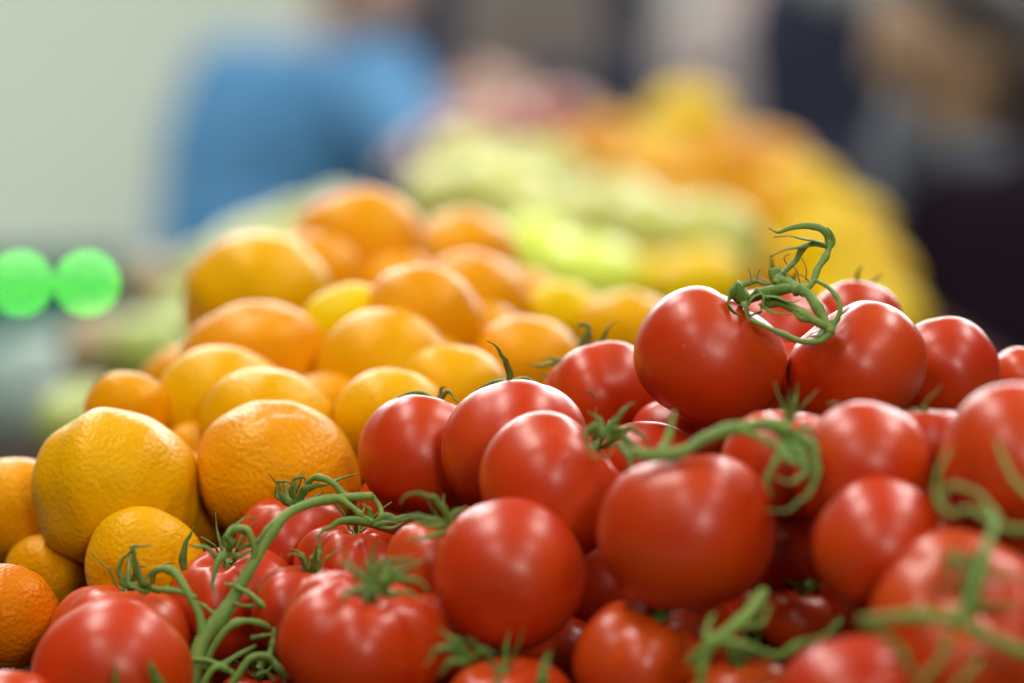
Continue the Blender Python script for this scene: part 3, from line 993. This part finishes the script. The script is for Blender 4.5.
# ---- small calyx leaves at the right
c = disc(TB["T7"])
d = TB["T7"]["dd"]
px_sepal(c, [(930, 412, .0), (922, 408, .006), (930, 398, .01), (941, 386, .012)], d, 5)
px_sepal(c, [(930, 412), (916, 410, .004), (905, 412, .006)], d, 5)
c = disc(TB["T9"])
px_sepal(c, [(846, 412, -.03), (838, 404, -.02), (828, 404, -.012)], TB["T9"]["dd"], 5)

# ---- the forked vine at the right
dr = TB["T30"]["dd"] - 0.075
vr = vine("blurred forked vine lying across the large orange-red tomato at the frame edge", [(862, 622, -.01), (890, 618, 0), (925, 616, .006), (955, 622, .006), (985, 636, .002), (1012, 648, -.004), (1046, 662, -.01)], dr, 15, 13)
px_tube("stalk", [(950, 620, .006), (968, 600, .004), (978, 576, 0), (986, 548, -.012), (996, 522, -.03), (990, 508, -.04)], dr, 13, 12, vr)
px_tube("stalk", [(996, 524, -.03), (970, 510, -.045), (950, 514, -.05), (938, 500, -.055), (938, 474, -.06), (950, 448, -.065)], dr, 10, 6, vr)
px_tube("stalk", [(990, 510, -.04), (978, 494, -.05), (950, 486, -.052), (940, 500, -.055)], dr, 8, 7, vr)
px_tube("stalk", [(996, 524, -.03), (1014, 530, -.03), (1034, 528, -.035)], dr, 11, 9, vr)
px_tube("stalk", [(1034, 500, -.04), (1014, 480, -.05), (1002, 456, -.06), (996, 440, -.065)], dr, 9, 6, vr)
px_tube("stalk", [(868, 624, -.008), (890, 640, -.014), (906, 660, -.018), (914, 690, -.02)], dr, 12, 10, vr)
px_tube("stalk", [(950, 634, .0), (940, 660, .002), (926, 676, .002), (918, 692, .002)], dr, 9, 9, vr)
px_tube("stalk", [(980, 660, .0), (966, 676, .004), (948, 694, .004)], dr, 8, 7, vr)
c = disc(TB["T30"])
for pts, wd in (([(972, 572), (960, 560), (950, 556), (948, 570), (954, 584)], 14), ([(972, 572), (976, 556), (984, 544)], 12), ([(972, 572), (986, 572), (1006, 576), (1030, 574)], 8),
                ([(972, 572), (964, 584), (970, 600)], 12), ([(972, 574), (980, 586), (976, 606)], 10)):
    px_sepal(c, pts, dr + 0.004, wd)

# ---- blurred sprig in the bottom middle
db = TB["T33"]["dd"] - 0.03
vb = vine("blurred sprig in the dark gap at the bottom edge, below the largest tomato", [(690, 662, .0), (708, 646, .006), (730, 630, .004), (750, 612, -.004), (764, 592, -.014)], db, 14, 15)
px_tube("stalk", [(720, 640, .006), (748, 646, .006), (776, 656, .002), (800, 644, -.006), (826, 636, -.012), (842, 620, -.02)], db, 10, 10, vb)
px_tube("stalk", [(708, 648, .006), (702, 668, .006), (700, 692, .004)], db, 15, 12, vb)
px_tube("stalk", [(736, 626, .004), (760, 624, -.004), (770, 606, -.01)], db, 9, 7, vb)
px_tube("stalk", [(706, 644, .006), (708, 626, 0), (714, 614, -.006)], db, 8, 5, vb)

# ---- bushy calyx on the ribbed front tomato
d = TB["T18"]["dd"] - 0.03
c = disc(TB["T18"])
for pts, wd in (([(376, 588), (362, 576), (348, 566), (336, 560)], 9), ([(376, 588), (372, 574), (384, 562), (404, 560), (420, 568)], 9),
                ([(378, 588), (396, 578, .004), (416, 580, .006), (430, 592, .008)], 10), ([(378, 588), (394, 572), (412, 566), (428, 558)], 8),
                ([(376, 590), (356, 590, .004), (344, 596, .006), (340, 606, .006)], 8), ([(378, 588), (384, 572), (396, 560), (414, 556)], 7),
                ([(378, 590), (390, 594, .006), (408, 592, .01), (422, 600, .012)], 9), ([(376, 588), (370, 570), (360, 560)], 8)):
    px_sepal(c, pts, d, wd)
px_tube("stalk", [(378, 592, 0), (384, 580, .004), (388, 566, .004)], d, 15, 12, TB["T18"]["obj"], "stem")

# ---- calyx at the bottom edge
d = TB["T32"]["dd"] - 0.03
c = disc(TB["T32"])
for pts, wd in (([(470, 660, -.006), (452, 648), (436, 650), (424, 666)], 10), ([(470, 660, -.006), (458, 642), (446, 636), (438, 628)], 9), ([(470, 660, -.006), (482, 650), (496, 656)], 8), ([(470, 662, -.006), (450, 662, .004), (440, 676, .004)], 9),
                ([(536, 700, .01), (542, 680, .014), (546, 660, .012), (550, 650, .01)], 14), ([(500, 690, .01), (499, 676, .012), (495, 662, .01)], 8)):
    px_sepal(c, pts, d, wd)

# ---- the long vine on the left, in focus
dl = TB["T22"]["dd"] - 0.045
vl = vine("long sharp green vine running from the bottom edge up to the dark red tomato", [(188, 700, .016), (195, 668, .014), (203, 640, .012), (222, 616, .010), (238, 590, .008), (254, 562, .006), (268, 536, .0), (286, 515, -.008), (312, 503, -.016), (342, 498, -.022), (372, 496, -.030)], dl, 18, 10, hairs=900)
px_tube("stalk", [(204, 640, .012), (199, 614, .012), (186, 590, .010), (176, 574, .006), (164, 569, .002), (154, 572, -.002), (152, 582, -.006)], dl, 14, 8, vl)
px_tube("stalk", [(196, 598, .012), (182, 592, .010), (164, 590, .006), (150, 588, .0)], dl, 7, 8, vl)
px_tube("stalk", [(192, 600, .011), (204, 606, .01), (214, 614, .01)], dl, 5, 5, vl)
px_tube("stalk", [(254, 562, .006), (254, 546, .008), (247, 530, .008), (236, 530, .006), (228, 538, .002), (226, 548, 0)], dl, 10, 8, vl)
px_tube("stalk", [(345, 497, -.024), (334, 484, -.024), (322, 478, -.026), (312, 479, -.03), (306, 488, -.034)], dl, 10, 7, vl)
px_tube("stalk", [(340, 499, -.020), (352, 507, -.018), (362, 516, -.018), (372, 522, -.02)], dl, 9, 8, vl)
px_tube("stalk", [(372, 496, -.030), (380, 508, -.03), (381, 518, -.026), (374, 524, -.022)], dl, 7, 8, vl)
px_tube("stalk", [(205, 668, .014), (212, 650, .018), (224, 632, .020), (238, 622, .020), (256, 622, .018), (272, 628, .016)], dl, 10, 8, vl)
px_tube("stalk", [(240, 590, .010), (232, 585, .012), (224, 584, .012)], dl, 5, 4, vl)
px_tube("stalk", [(236, 587, .012), (250, 594, .014), (264, 606, .016), (276, 612, .014)], dl, 7, 7, vl)
px_tube("stalk", [(190, 660, .016), (206, 660, .020), (222, 664, .02), (236, 656, .018), (256, 646, .014)], dl, 7, 6, vl)
px_tube("stalk", [(200, 690, .022), (214, 668, .024), (228, 670, .02), (240, 680, .018)], dl, 10, 8, vl)
px_tube("stalk", [(222, 700, .03), (240, 672, .032), (252, 658, .032), (268, 658, .03), (278, 668, .03), (288, 678, .028)], dl, 10, 11, vl)
px_tube("stalk", [(268, 658, .03), (272, 646, .028), (274, 628, .026)], dl, 8, 5, vl)
px_tube("stalk", [(252, 638, .018), (262, 636, .02), (276, 634, .02)], dl, 6, 4, vl)
px_tube("stalk", [(234, 604, .016), (248, 606, .016), (262, 604, .014)], dl, 5, 4, vl, "sepal")
px_tube("tendril", [(256, 676, .034), (266, 672, .034), (274, 682, .034)], dl, 4, 3, vl)
# sepals of the outer-end calyx
c = disc(TB["T21"])
d = dl
for pts, wd in (([(150, 590, .002), (142, 582, .004), (134, 562, .004), (132, 548, .004), (138, 546, .004), (151, 545, .004)], 7),
                ([(148, 590, .002), (136, 586, .004), (124, 584, .006), (119, 572, .006), (124, 558, .006), (132, 550, .006), (144, 546, .006)], 8),
                ([(150, 591, .002), (144, 584, .006), (138, 568, .006), (134, 554, .006)], 9), ([(152, 590, .002), (166, 588, .006), (178, 590, .008)], 7),
                ([(150, 590, .002), (140, 590, .008), (130, 586, .01), (126, 576, .01)], 7)):
    px_sepal(c, pts, d, wd)
c = disc(TB["T22"])
for pts, wd in (([(228, 552, 0), (216, 556, .004), (204, 546, .006), (194, 546, .006), (188, 544, .006)], 8), ([(228, 552, 0), (220, 558, .006), (215, 570, .01), (212, 586, .012), (214, 598, .014)], 8),
                ([(228, 552, 0), (240, 556, .006), (252, 550, .008), (256, 544, .008)], 7), ([(228, 550, 0), (226, 540, 0), (236, 530, .002), (248, 536, .004), (250, 546, .004)], 10),
                ([(230, 552, 0), (232, 544, .004), (226, 536, .004), (232, 526, 0), (244, 518, -.004), (256, 518, -.004)], 8),
                ([(184, 570, -.022), (183, 556, -.02), (186, 542, -.02), (194, 527, -.02)], 9), ([(238, 550, .004), (256, 542, .006), (266, 530, .004), (272, 522, 0)], 6)):
    px_sepal(c, pts, d, wd)
c = disc(TB["T23"])
for pts, wd in (([(298, 500, -.034), (290, 502, -.03), (280, 492, -.028), (278, 482, -.028), (288, 482, -.028), (298, 490, -.028)], 8),
                ([(298, 500, -.034), (304, 490, -.03), (316, 486, -.028), (330, 484, -.03)], 10), ([(298, 502, -.034), (292, 490, -.03), (294, 480, -.03), (304, 478, -.03), (308, 486, -.03)], 7),
                ([(298, 502, -.034), (310, 500, -.028), (324, 492, -.028)], 9), ([(298, 502, -.034), (286, 502, -.03), (276, 496, -.03), (276, 486, -.03)], 8), ([(330, 482, -.03), (342, 478, -.035), (358, 474, -.04)], 4)):
    px_sepal(c, pts, d, wd)
c = disc(TB["T24"])
for pts, wd in (([(372, 524, -.02), (356, 520, -.014), (338, 522, -.01), (324, 530, -.008), (314, 540, -.006)], 9), ([(372, 524, -.02), (386, 516, -.016), (396, 518, -.016), (414, 514, -.016)], 9),
                ([(372, 524, -.02), (384, 522, -.012), (400, 524, -.01)], 8), ([(372, 522, -.02), (370, 510, -.02), (362, 504, -.02)], 7), ([(374, 524, -.02), (390, 528, -.008), (404, 522, -.008)], 6)):
    px_sepal(c, pts, d, wd)
c = disc(TB["T25"])
d = TB["T25"]["dd"] - 0.025
for pts, wd in (([(448, 524), (444, 510, .002), (434, 498, .004), (420, 494, .006), (406, 496, .008), (400, 504, .008)], 8), ([(448, 526), (432, 520, .004), (418, 516, .006), (396, 520, .008), (380, 524, .008)], 8),
                ([(448, 528), (436, 534, .01), (422, 538, .014), (406, 541, .016)], 8), ([(448, 524), (456, 512, .0), (466, 506, .0)], 9), ([(448, 526), (434, 526, .008), (418, 522, .01), (408, 514, .01)], 6)):
    px_sepal(c, pts, d, wd)
# the two sepals reaching up in front of the corner tomato
c = disc(TB["T20"], rr=0.06)
d = TB["T20"]["dd"] - 0.045
px_sepal(c, [(162, 700, .0), (156, 680, .004), (152, 668, .006), (149, 658, .006)], d, 13)
px_sepal(c, [(118, 700, .0), (116, 680, .004), (114, 660, .006)], d, 8)
for o_ in [x_ for x_ in scene.objects if x_.name.split(".")[0] == "calyx" and x_.parent]:
    for k in ("T10", "T12", "T18", "T22", "T24", "T25", "T30", "T32", "T21", "T23"):
        if o_.parent == TB[k]["obj"]:
            auto_calyx(k, nsep=4, length=0.62, wid=0.05, lift=0.45, curl=-0.2, seed=50 + int(k[1:]), stalk=0, ca=o_)
for k, s in (("T3", 3), ("T4", 4), ("T16", 5), ("T19", 6), ("T27", 8), ("T33", 9), ("T35", 10), ("T31", 11), ("T26", 12)):
    auto_calyx(k, seed=s, length=0.6)

# ------------------------------------------------------------------ scale with the green display
dsc = 5.25
s0 = P(20, 283, dsc)
s1 = P(87, 283, dsc)
sc = bpy.data.objects.new("market_scale", None)
COL.objects.link(sc)
sc.location = (s0.x + 0.03, s0.y + 0.2, 0.90)
tag(sc, "blurred market scale whose green display lamps glow at the stall's outer edge", "scale")
zc = s0.z
box("display_housing", s0.x - 0.10, s1.x + 0.05, s0.y + 0.004, s0.y + 0.09, zc - 0.06, zc + 0.045, M["teal_dark"], sc, 0.008)
for q in (s0, s1):
    vv, ff = sweep([q + Vector((0, 0.008, 0)), q + Vector((0, -0.001, 0)), q + Vector((0, -0.004, 0))], [0.0082, 0.0082, 0.005], None, side_hint=(0, 0, 1), seg=16)
    mesh_obj("display_lamp", vv, ff, M["led"], sc)
box("body", s0.x - 0.16, s1.x + 0.09, s0.y - 0.02, s0.y + 0.30, 0.90, zc - 0.062, M["teal"], sc, 0.015)
box("weighing_pan", s0.x - 0.10, s1.x + 0.07, s0.y - 0.30, s0.y - 0.024, 0.98, 0.995, M["steel"], sc, 0.006)
box("pan_support", s0.x + 0.0, s1.x - 0.03, s0.y - 0.20, s0.y - 0.12, 0.90, 0.978, M["scale_body"], sc, 0.006)
cb = bpy.data.objects.new("counter", None)
COL.objects.link(cb)
cb.location = (-1.2, 4.7, 0)
tag(cb, "pale counter carrying the scale beyond the stall", "counter")
box("counter_top", -1.9, -0.45, 4.92, 5.9, 0.86, 0.898, M["scale_body"], cb, 0.01)
box("counter_body", -1.85, -0.50, 4.98, 5.85, 0.0, 0.858, M["scale_body"], cb, 0.01)
q = P(50, 404, 4.0)
rs_ = random.Random(4)
vv, ff = ball(citrus_profile(flat=0.75, lump=0.10, amp=0.08), 77, 48, 32)
bag = mesh_obj("produce_bag", [q + Vector((p[0] * 0.105, p[1] * 0.09, p[2] * 0.10)) for p in vv], ff, M["bag"], loc=q)
tag(bag, "pale bulging bag lying in front of the scale", "bag")


# ------------------------------------------------------------------ people
def capsule_set(caps, ells=()):
    verts, faces = [], []
    for p0, p1, r0, r1 in caps:
        p0, p1 = Vector(p0), Vector(p1)
        ax = (p1 - p0)
        L = ax.length
        t = ax.normalized() if L > 1e-6 else Vector((0, 0, 1))
        path, rs = [], []
        for k in range(5):
            a = -math.pi / 2 + math.pi / 2 * (k + 0.15) / 5
            path.append(p0 + t * r0 * math.sin(a))
            rs.append(r0 * math.cos(a))
        path.append(p0); rs.append(r0)
        path.append(p1); rs.append(r1)
        for k in range(5):
            a = math.pi / 2 * (k + 1 - 0.15) / 5
            path.append(p1 + t * r1 * math.sin(a))
            rs.append(r1 * math.cos(a))
        vv, ff = sweep(path, rs, None, seg=14)
        o = len(verts)
        verts += vv
        faces += [tuple(i + o for i in f) for f in ff]
    for c, rx, ry, rz, m3 in ells:
        vv, ff = ball(lambda T, Ph, s: (np.sin(T), np.cos(T)), 0, 20, 14)
        o = len(verts)
        verts += [Vector(c) + m3 @ Vector((p[0] * rx, p[1] * ry, p[2] * rz)) for p in vv]
        faces += [tuple(i + o for i in f) for f in ff]
    return verts, faces


def remeshed(name, caps, ells, mat, parent, vox=0.012, smooth=6):
    vv, ff = capsule_set(caps, ells)
    o = mesh_obj(name, vv, ff, mat, parent)
    rm = o.modifiers.new("remesh", "REMESH")
    rm.mode = "VOXEL"
    rm.voxel_size = vox
    rm.use_smooth_shade = True
    sm = o.modifiers.new("smooth", "SMOOTH")
    sm.iterations = smooth
    sm.factor = 0.5
    return o


def hand(p, fwd, palm_n, caps, ells, s=1.0):
    """Palm and five bent fingers from wrist p along fwd."""
    fwd = Vector(fwd).normalized()
    pn = Vector(palm_n)
    pn = (pn - fwd * pn.dot(fwd)).normalized()
    sd = fwd.cross(pn)
    for k in range(4):
        a = p + fwd * 0.015 * s + sd * (k - 1.5) * 0.016 * s
        b = p + fwd * 0.088 * s + sd * (k - 1.5) * 0.021 * s
        caps.append((a, b, 0.015 * s, 0.012 * s))
        L = (0.040, 0.046, 0.043, 0.034)[k] * s
        m = b + (fwd * 0.85 + pn * 0.5) * L
        caps.append((b, m, 0.0095 * s, 0.0085 * s))
        e = m + (fwd * 0.35 + pn * 0.95) * L * 0.8
        caps.append((m, e, 0.0085 * s, 0.007 * s))
    t0 = p + fwd * 0.03 * s - sd * 0.026 * s
    t1 = t0 + (fwd * 0.6 - sd * 0.7 + pn * 0.4) * 0.042 * s
    caps.append((t0, t1, 0.013 * s, 0.010 * s))
    caps.append((t1, t1 + (fwd * 0.85 - sd * 0.1 + pn * 0.6) * 0.03 * s, 0.010 * s, 0.008 * s))


def person(label, feet, hips, chest, neck, head, face_dir, armL, armR, mats, top_name, hair_style="short", group="people at the far end of the stall", scale=1.0, extra=None):
    """feet: two points; armL/armR: shoulder, elbow, wrist, palm normal."""
    root = bpy.data.objects.new("person", None)
    COL.objects.link(root)
    hips, chest, neck, head = map(Vector, (hips, chest, neck, head))
    root.location = (hips.x, hips.y, 0)
    tag(root, label, "person", group)
    fd = Vector(face_dir).normalized()
    upv = (head - neck).normalized()
    fd = (fd - upv * fd.dot(upv)).normalized()
    sd = fd.cross(upv)
    m3 = Matrix((sd, fd, upv)).transposed()
    s = scale
    caps, ells = [], []
    across = (Vector(armL[0]) - Vector(armR[0])).normalized()
    # body under the clothes
    caps += [(hips, chest, 0.13 * s, 0.14 * s), (chest, neck, 0.10 * s, 0.055 * s), (neck, head - upv * 0.02, 0.055 * s, 0.058 * s)]
    knees = []
    for k, ft in enumerate(feet):
        ft = Vector(ft)
        hp = hips + across * (0.09 if k == 0 else -0.09) * s - Vector((0, 0, 0.04))
        kn = (hp + ft) / 2 + fd.cross(Vector((0, 0, 1))).cross(Vector((0, 0, 1))) * -0.02
        knees.append((hp, kn, ft))
        caps += [(hp, kn, 0.085 * s, 0.058 * s), (kn, ft + Vector((0, 0, 0.08)), 0.056 * s, 0.038 * s)]
    for arm in (armL, armR):
        sh, el, wr = map(Vector, arm[:3])
        caps += [(chest * 0.35 + sh * 0.65 + Vector((0, 0, 0.01)), sh, 0.075 * s, 0.062 * s), (sh, el, 0.05 * s, 0.042 * s), (el, wr, 0.041 * s, 0.028 * s)]
        hand(wr, wr - el, arm[3], caps, ells, s)
    # head: skull, jaw, nose, ears, brow, lips
    H3 = lambda x, y, z: head + m3 @ Vector((x * s, y * s, z * s))
    ells += [(head + upv * 0.03 * s, 0.076 * s, 0.096 * s, 0.098 * s, m3), (H3(0, 0.022, -0.045), 0.058 * s, 0.070 * s, 0.068 * s, m3),
             (H3(0, 0.094, -0.012), 0.013 * s, 0.018 * s, 0.024 * s, m3), (H3(0, 0.085, -0.060), 0.026 * s, 0.014 * s, 0.009 * s, m3),
             (H3(0, 0.078, -0.098), 0.022 * s, 0.018 * s, 0.016 * s, m3)]
    for q_ in (-1, 1):
        ells += [(H3(q_ * 0.078, -0.005, 0.0), 0.009 * s, 0.020 * s, 0.031 * s, m3), (H3(q_ * 0.032, 0.080, 0.034), 0.024 * s, 0.012 * s, 0.008 * s, m3)]
    remeshed("body", caps, ells, M[mats["skin"]], root, 0.0085, 3)
    for q_ in (-1, 1):
        vv_, ff_ = capsule_set([], [(H3(q_ * 0.031, 0.0895, 0.014), 0.013 * s, 0.007 * s, 0.007 * s, m3)])
        mesh_obj("eye", vv_, ff_, M["eye"], root)
    # hair
    hc, he = [], [(head + upv * 0.05 * s - fd * 0.018 * s, 0.086 * s, 0.098 * s, 0.092 * s, m3)]
    if hair_style == "long":
        hc += [(H3(0.06, -0.05, 0.03), H3(0.075, -0.05, -0.20), 0.05 * s, 0.04 * s), (H3(-0.06, -0.05, 0.03), H3(-0.075, -0.05, -0.20), 0.05 * s, 0.04 * s), (H3(0, -0.07, 0.03), H3(0, -0.085, -0.22), 0.06 * s, 0.05 * s)]
    else:
        he += [(H3(0, -0.05, 0.0), 0.078 * s, 0.058 * s, 0.085 * s, m3)]
    remeshed("hair", hc, he, M[mats["hair"]], root, 0.012, 3)
    # clothes
    tc, te = [], []
    tc += [(hips, hips * 0.4 + chest * 0.6, 0.165 * s, 0.165 * s), (hips * 0.4 + chest * 0.6, chest, 0.165 * s, 0.155 * s), (chest, neck - (neck - chest) * 0.25, 0.14 * s, 0.075 * s)]
    for q_ in (-1, 1):
        tc.append((hips + across * 0.05 * q_ * s, chest + across * 0.09 * q_ * s, 0.145 * s, 0.13 * s))
    for arm in (armL, armR):
        sh, el, wr = map(Vector, arm[:3])
        tc += [(chest * 0.4 + sh * 0.6 + Vector((0, 0, 0.005)), sh, 0.095 * s, 0.082 * s), (sh, el, 0.078 * s, 0.062 * s), (el, el + (wr - el) * 0.88, 0.060 * s, 0.048 * s)]
    if mats.get("long"):
        tc += [(hips + across * 0.06 * s, hips + across * 0.08 - Vector((0, 0, 0.42)), 0.15 * s, 0.15 * s), (hips - across * 0.06 * s, hips - across * 0.08 - Vector((0, 0, 0.42)), 0.15 * s, 0.15 * s)]
    remeshed(top_name, tc, te, M[mats["top"]], root, 0.014, 5)
    pc_ = []
    for hp, kn, ft in knees:
        pc_ += [(hp + Vector((0, 0, 0.03)), kn, 0.115 * s, 0.078 * s), (kn, ft + Vector((0, 0, 0.12)), 0.076 * s, 0.062 * s)]
    remeshed("trousers", pc_, [], M["trousers"], root, 0.014, 4)
    for hp, kn, ft in knees:
        fv = Vector((fd.x, fd.y, 0)).normalized()
        remeshed("shoe", [(ft + Vector((0, 0, 0.06)) - fv * 0.03, ft + Vector((0, 0, 0.045)) + fv * 0.14, 0.052, 0.042), (ft + Vector((0, 0, 0.06)), ft + Vector((0, 0, 0.11)), 0.05, 0.05)], [], M["shoe"], root, 0.012, 2)
    if extra:
        extra(root, H3, neck, chest, s)
    return root


def on_floor(p, dx=0, dy=0):
    return Vector((p.x + dx, p.y + dy, 0.0))


# man in the blue shirt leaning over the fruit
dp = 6.0
neck = P(335, 55, dp); head = P(363, -14, dp - 0.12); chest = P(292, 140, dp)
hips = P(262, 330, dp + 0.06)
person("man in a bright blue shirt leaning over the fruit with one arm stretched out", (on_floor(hips, 0.12), on_floor(hips, -0.10, 0.1)), hips, chest, neck, head, (0.45, -0.85, -0.35),
       (P(372, 82, dp - 0.12), P(420, 150, dp - 0.45), P(432, 150, dp - 0.78), (0, -0.2, -1)), (P(235, 88, dp + 0.02), P(222, 215, dp - 0.02), P(300, 262, dp - 0.22), (0.3, 0, -1)),
       dict(skin="skin", hair="hair_dark", top="blue"), "shirt")
# stallholder in navy


def apron(root, H3, neck_, chest_, s):
    c_ = chest_ + Vector((0.02, -0.155, -0.04))
    vv_, ff_ = ball(lambda T, Ph, sd_: (np.sin(T) ** 0.6, np.cos(T)), 0, 28, 20)
    mesh_obj("apron", [c_ + Vector((p[0] * 0.13, p[1] * 0.035, p[2] * 0.22)) for p in vv_], ff_, M["brown_cloth"], root)


dp = 6.6
neck = P(520, -40, dp); head = P(520, -120, dp); chest = P(522, 40, dp); hips = P(524, 260, dp)
person("stallholder in a dark navy jacket behind the heaps, face above the frame", (on_floor(hips, 0.13), on_floor(hips, -0.13)), hips, chest, neck, head, (0, -1, -0.2),
       (P(612, 0, dp), P(618, 92, dp - 0.12), P(520, 100, dp - 0.34), (0, 1, -0.2)), (P(436, 0, dp), P(432, 88, dp - 0.12), P(530, 112, dp - 0.30), (0, 1, -0.2)),
       dict(skin="skin", hair="hair_dark", top="navy"), "jacket", extra=apron)
# shopper in grey, shopper in pink


def bag_strap(root, H3, neck_, chest_, s):
    pts_ = [chest_ + Vector((0.10, 0.02, 0.17)), chest_ + Vector((0.085, -0.17, 0.05)), chest_ + Vector((0.06, -0.20, -0.15)), chest_ + Vector((0.10, -0.17, -0.40))]
    vv_, ff_ = sweep(catmull(pts_, 6), 0.028, 0.006, side_hint=(1, 0, 0), seg=8)
    mesh_obj("bag_strap", vv_, ff_, M["strap_red"], root)


def pale_collar(root, H3, neck_, chest_, s):
    c_ = neck_ * 0.6 + chest_ * 0.4
    pts_ = [c_ + Vector((math.cos(a) * 0.11, math.sin(a) * 0.11 - 0.02, 0.02 * math.sin(a))) for a in np.linspace(0, 6.1, 12)]
    vv_, ff_ = sweep(catmull(pts_, 4), 0.05, 0.035, seg=10)
    mesh_obj("collar", vv_, ff_, M["grey_cloth"], root)


dp = 7.4
neck = P(672, -45, dp); head = P(672, -115, dp); chest = P(672, 40, dp); hips = P(672, 240, dp)
person("shopper in a pale grey pullover standing behind the yellow citrus", (on_floor(hips, 0.12), on_floor(hips, -0.12)), hips, chest, neck, head, (0.2, -1, 0),
       (P(742, 0, dp), P(748, 120, dp), P(735, 215, dp - 0.2), (-1, 0, 0)), (P(602, 0, dp), P(596, 120, dp), P(606, 215, dp - 0.2), (1, 0, 0)),
       dict(skin="skin", hair="hair_grey", top="grey_cloth"), "pullover")
dp = 7.0
neck = P(752, -10, dp); head = P(750, -85, dp); chest = P(754, 70, dp); hips = P(756, 270, dp)
person("shopper in a dusty pink top between the grey pullover and the dark clothes", (on_floor(hips, 0.1), on_floor(hips, -0.1)), hips, chest, neck, head, (-0.4, -1, 0),
       (P(806, 40, dp), P(812, 140, dp), P(790, 220, dp - 0.2), (-1, 0, 0)), (P(702, 40, dp), P(698, 140, dp), P(712, 225, dp - 0.2), (1, 0, 0)),
       dict(skin="skin", hair="hair_dark", top="pink_cloth"), "top", scale=0.92, extra=bag_strap)
dp = 5.8
neck = P(886, -60, dp); head = P(882, -140, dp); chest = P(888, 30, dp); hips = P(892, 270, dp)
person("shopper in dark clothes standing just behind the woman in black", (on_floor(hips, 0.1), on_floor(hips, -0.1)), hips, chest, neck, head, (-0.3, -1, 0),
       (P(965, -10, dp), P(975, 120, dp), P(955, 230, dp - 0.2), (-1, 0, 0)), (P(838, -10, dp + .05), P(832, 120, dp), P(848, 225, dp - 0.2), (1, 0, 0)),
       dict(skin="tan_skin", hair="hair_dark", top="navy"), "jacket", extra=pale_collar)


# woman in the black coat
dp = 4.7


def scarf(root, H3, neck_, chest_, s):
    c_ = neck_ * 0.75 + chest_ * 0.25
    pts_ = [c_ + Vector((math.cos(a) * 0.085, math.sin(a) * 0.085, 0.01 * math.sin(2 * a))) for a in np.linspace(0, 6.1, 12)]
    vv_, ff_ = sweep(catmull(pts_, 4), 0.038, 0.03, seg=10)
    mesh_obj("scarf", vv_, ff_, M["slate"], root)
    p_ = P(893, 135, dp - 0.16)
    vv_, ff_ = sweep(catmull([c_ + Vector((-0.06, -0.09, 0)), p_, P(882, 185, dp - 0.2), P(880, 235, dp - 0.2)], 5), 0.045, 0.014, seg=10)
    mesh_obj("scarf_end", vv_, ff_, M["slate"], root)


neck = P(968, 142, dp); head = P(945, 62, dp - 0.03); chest = P(992, 235, dp + 0.02); hips = P(1010, 480, dp + 0.05)
person("woman in a black coat and slate scarf, dark haired, at the stall's far corner", (on_floor(hips, 0.1), on_floor(hips, -0.1)), hips, chest, neck, head, (-0.75, -0.65, -0.25),
       (P(1100, 205, dp + 0.05), P(1120, 380, dp), P(1060, 470, dp - 0.22), (-1, 0, -0.3)), (P(918, 205, dp - 0.02), P(922, 360, dp - 0.05), P(960, 470, dp - 0.2), (1, 0, -0.3)),
       dict(skin="tan_skin", hair="hair_dark", top="black_cloth", long=True), "coat", hair_style="long", extra=scarf)
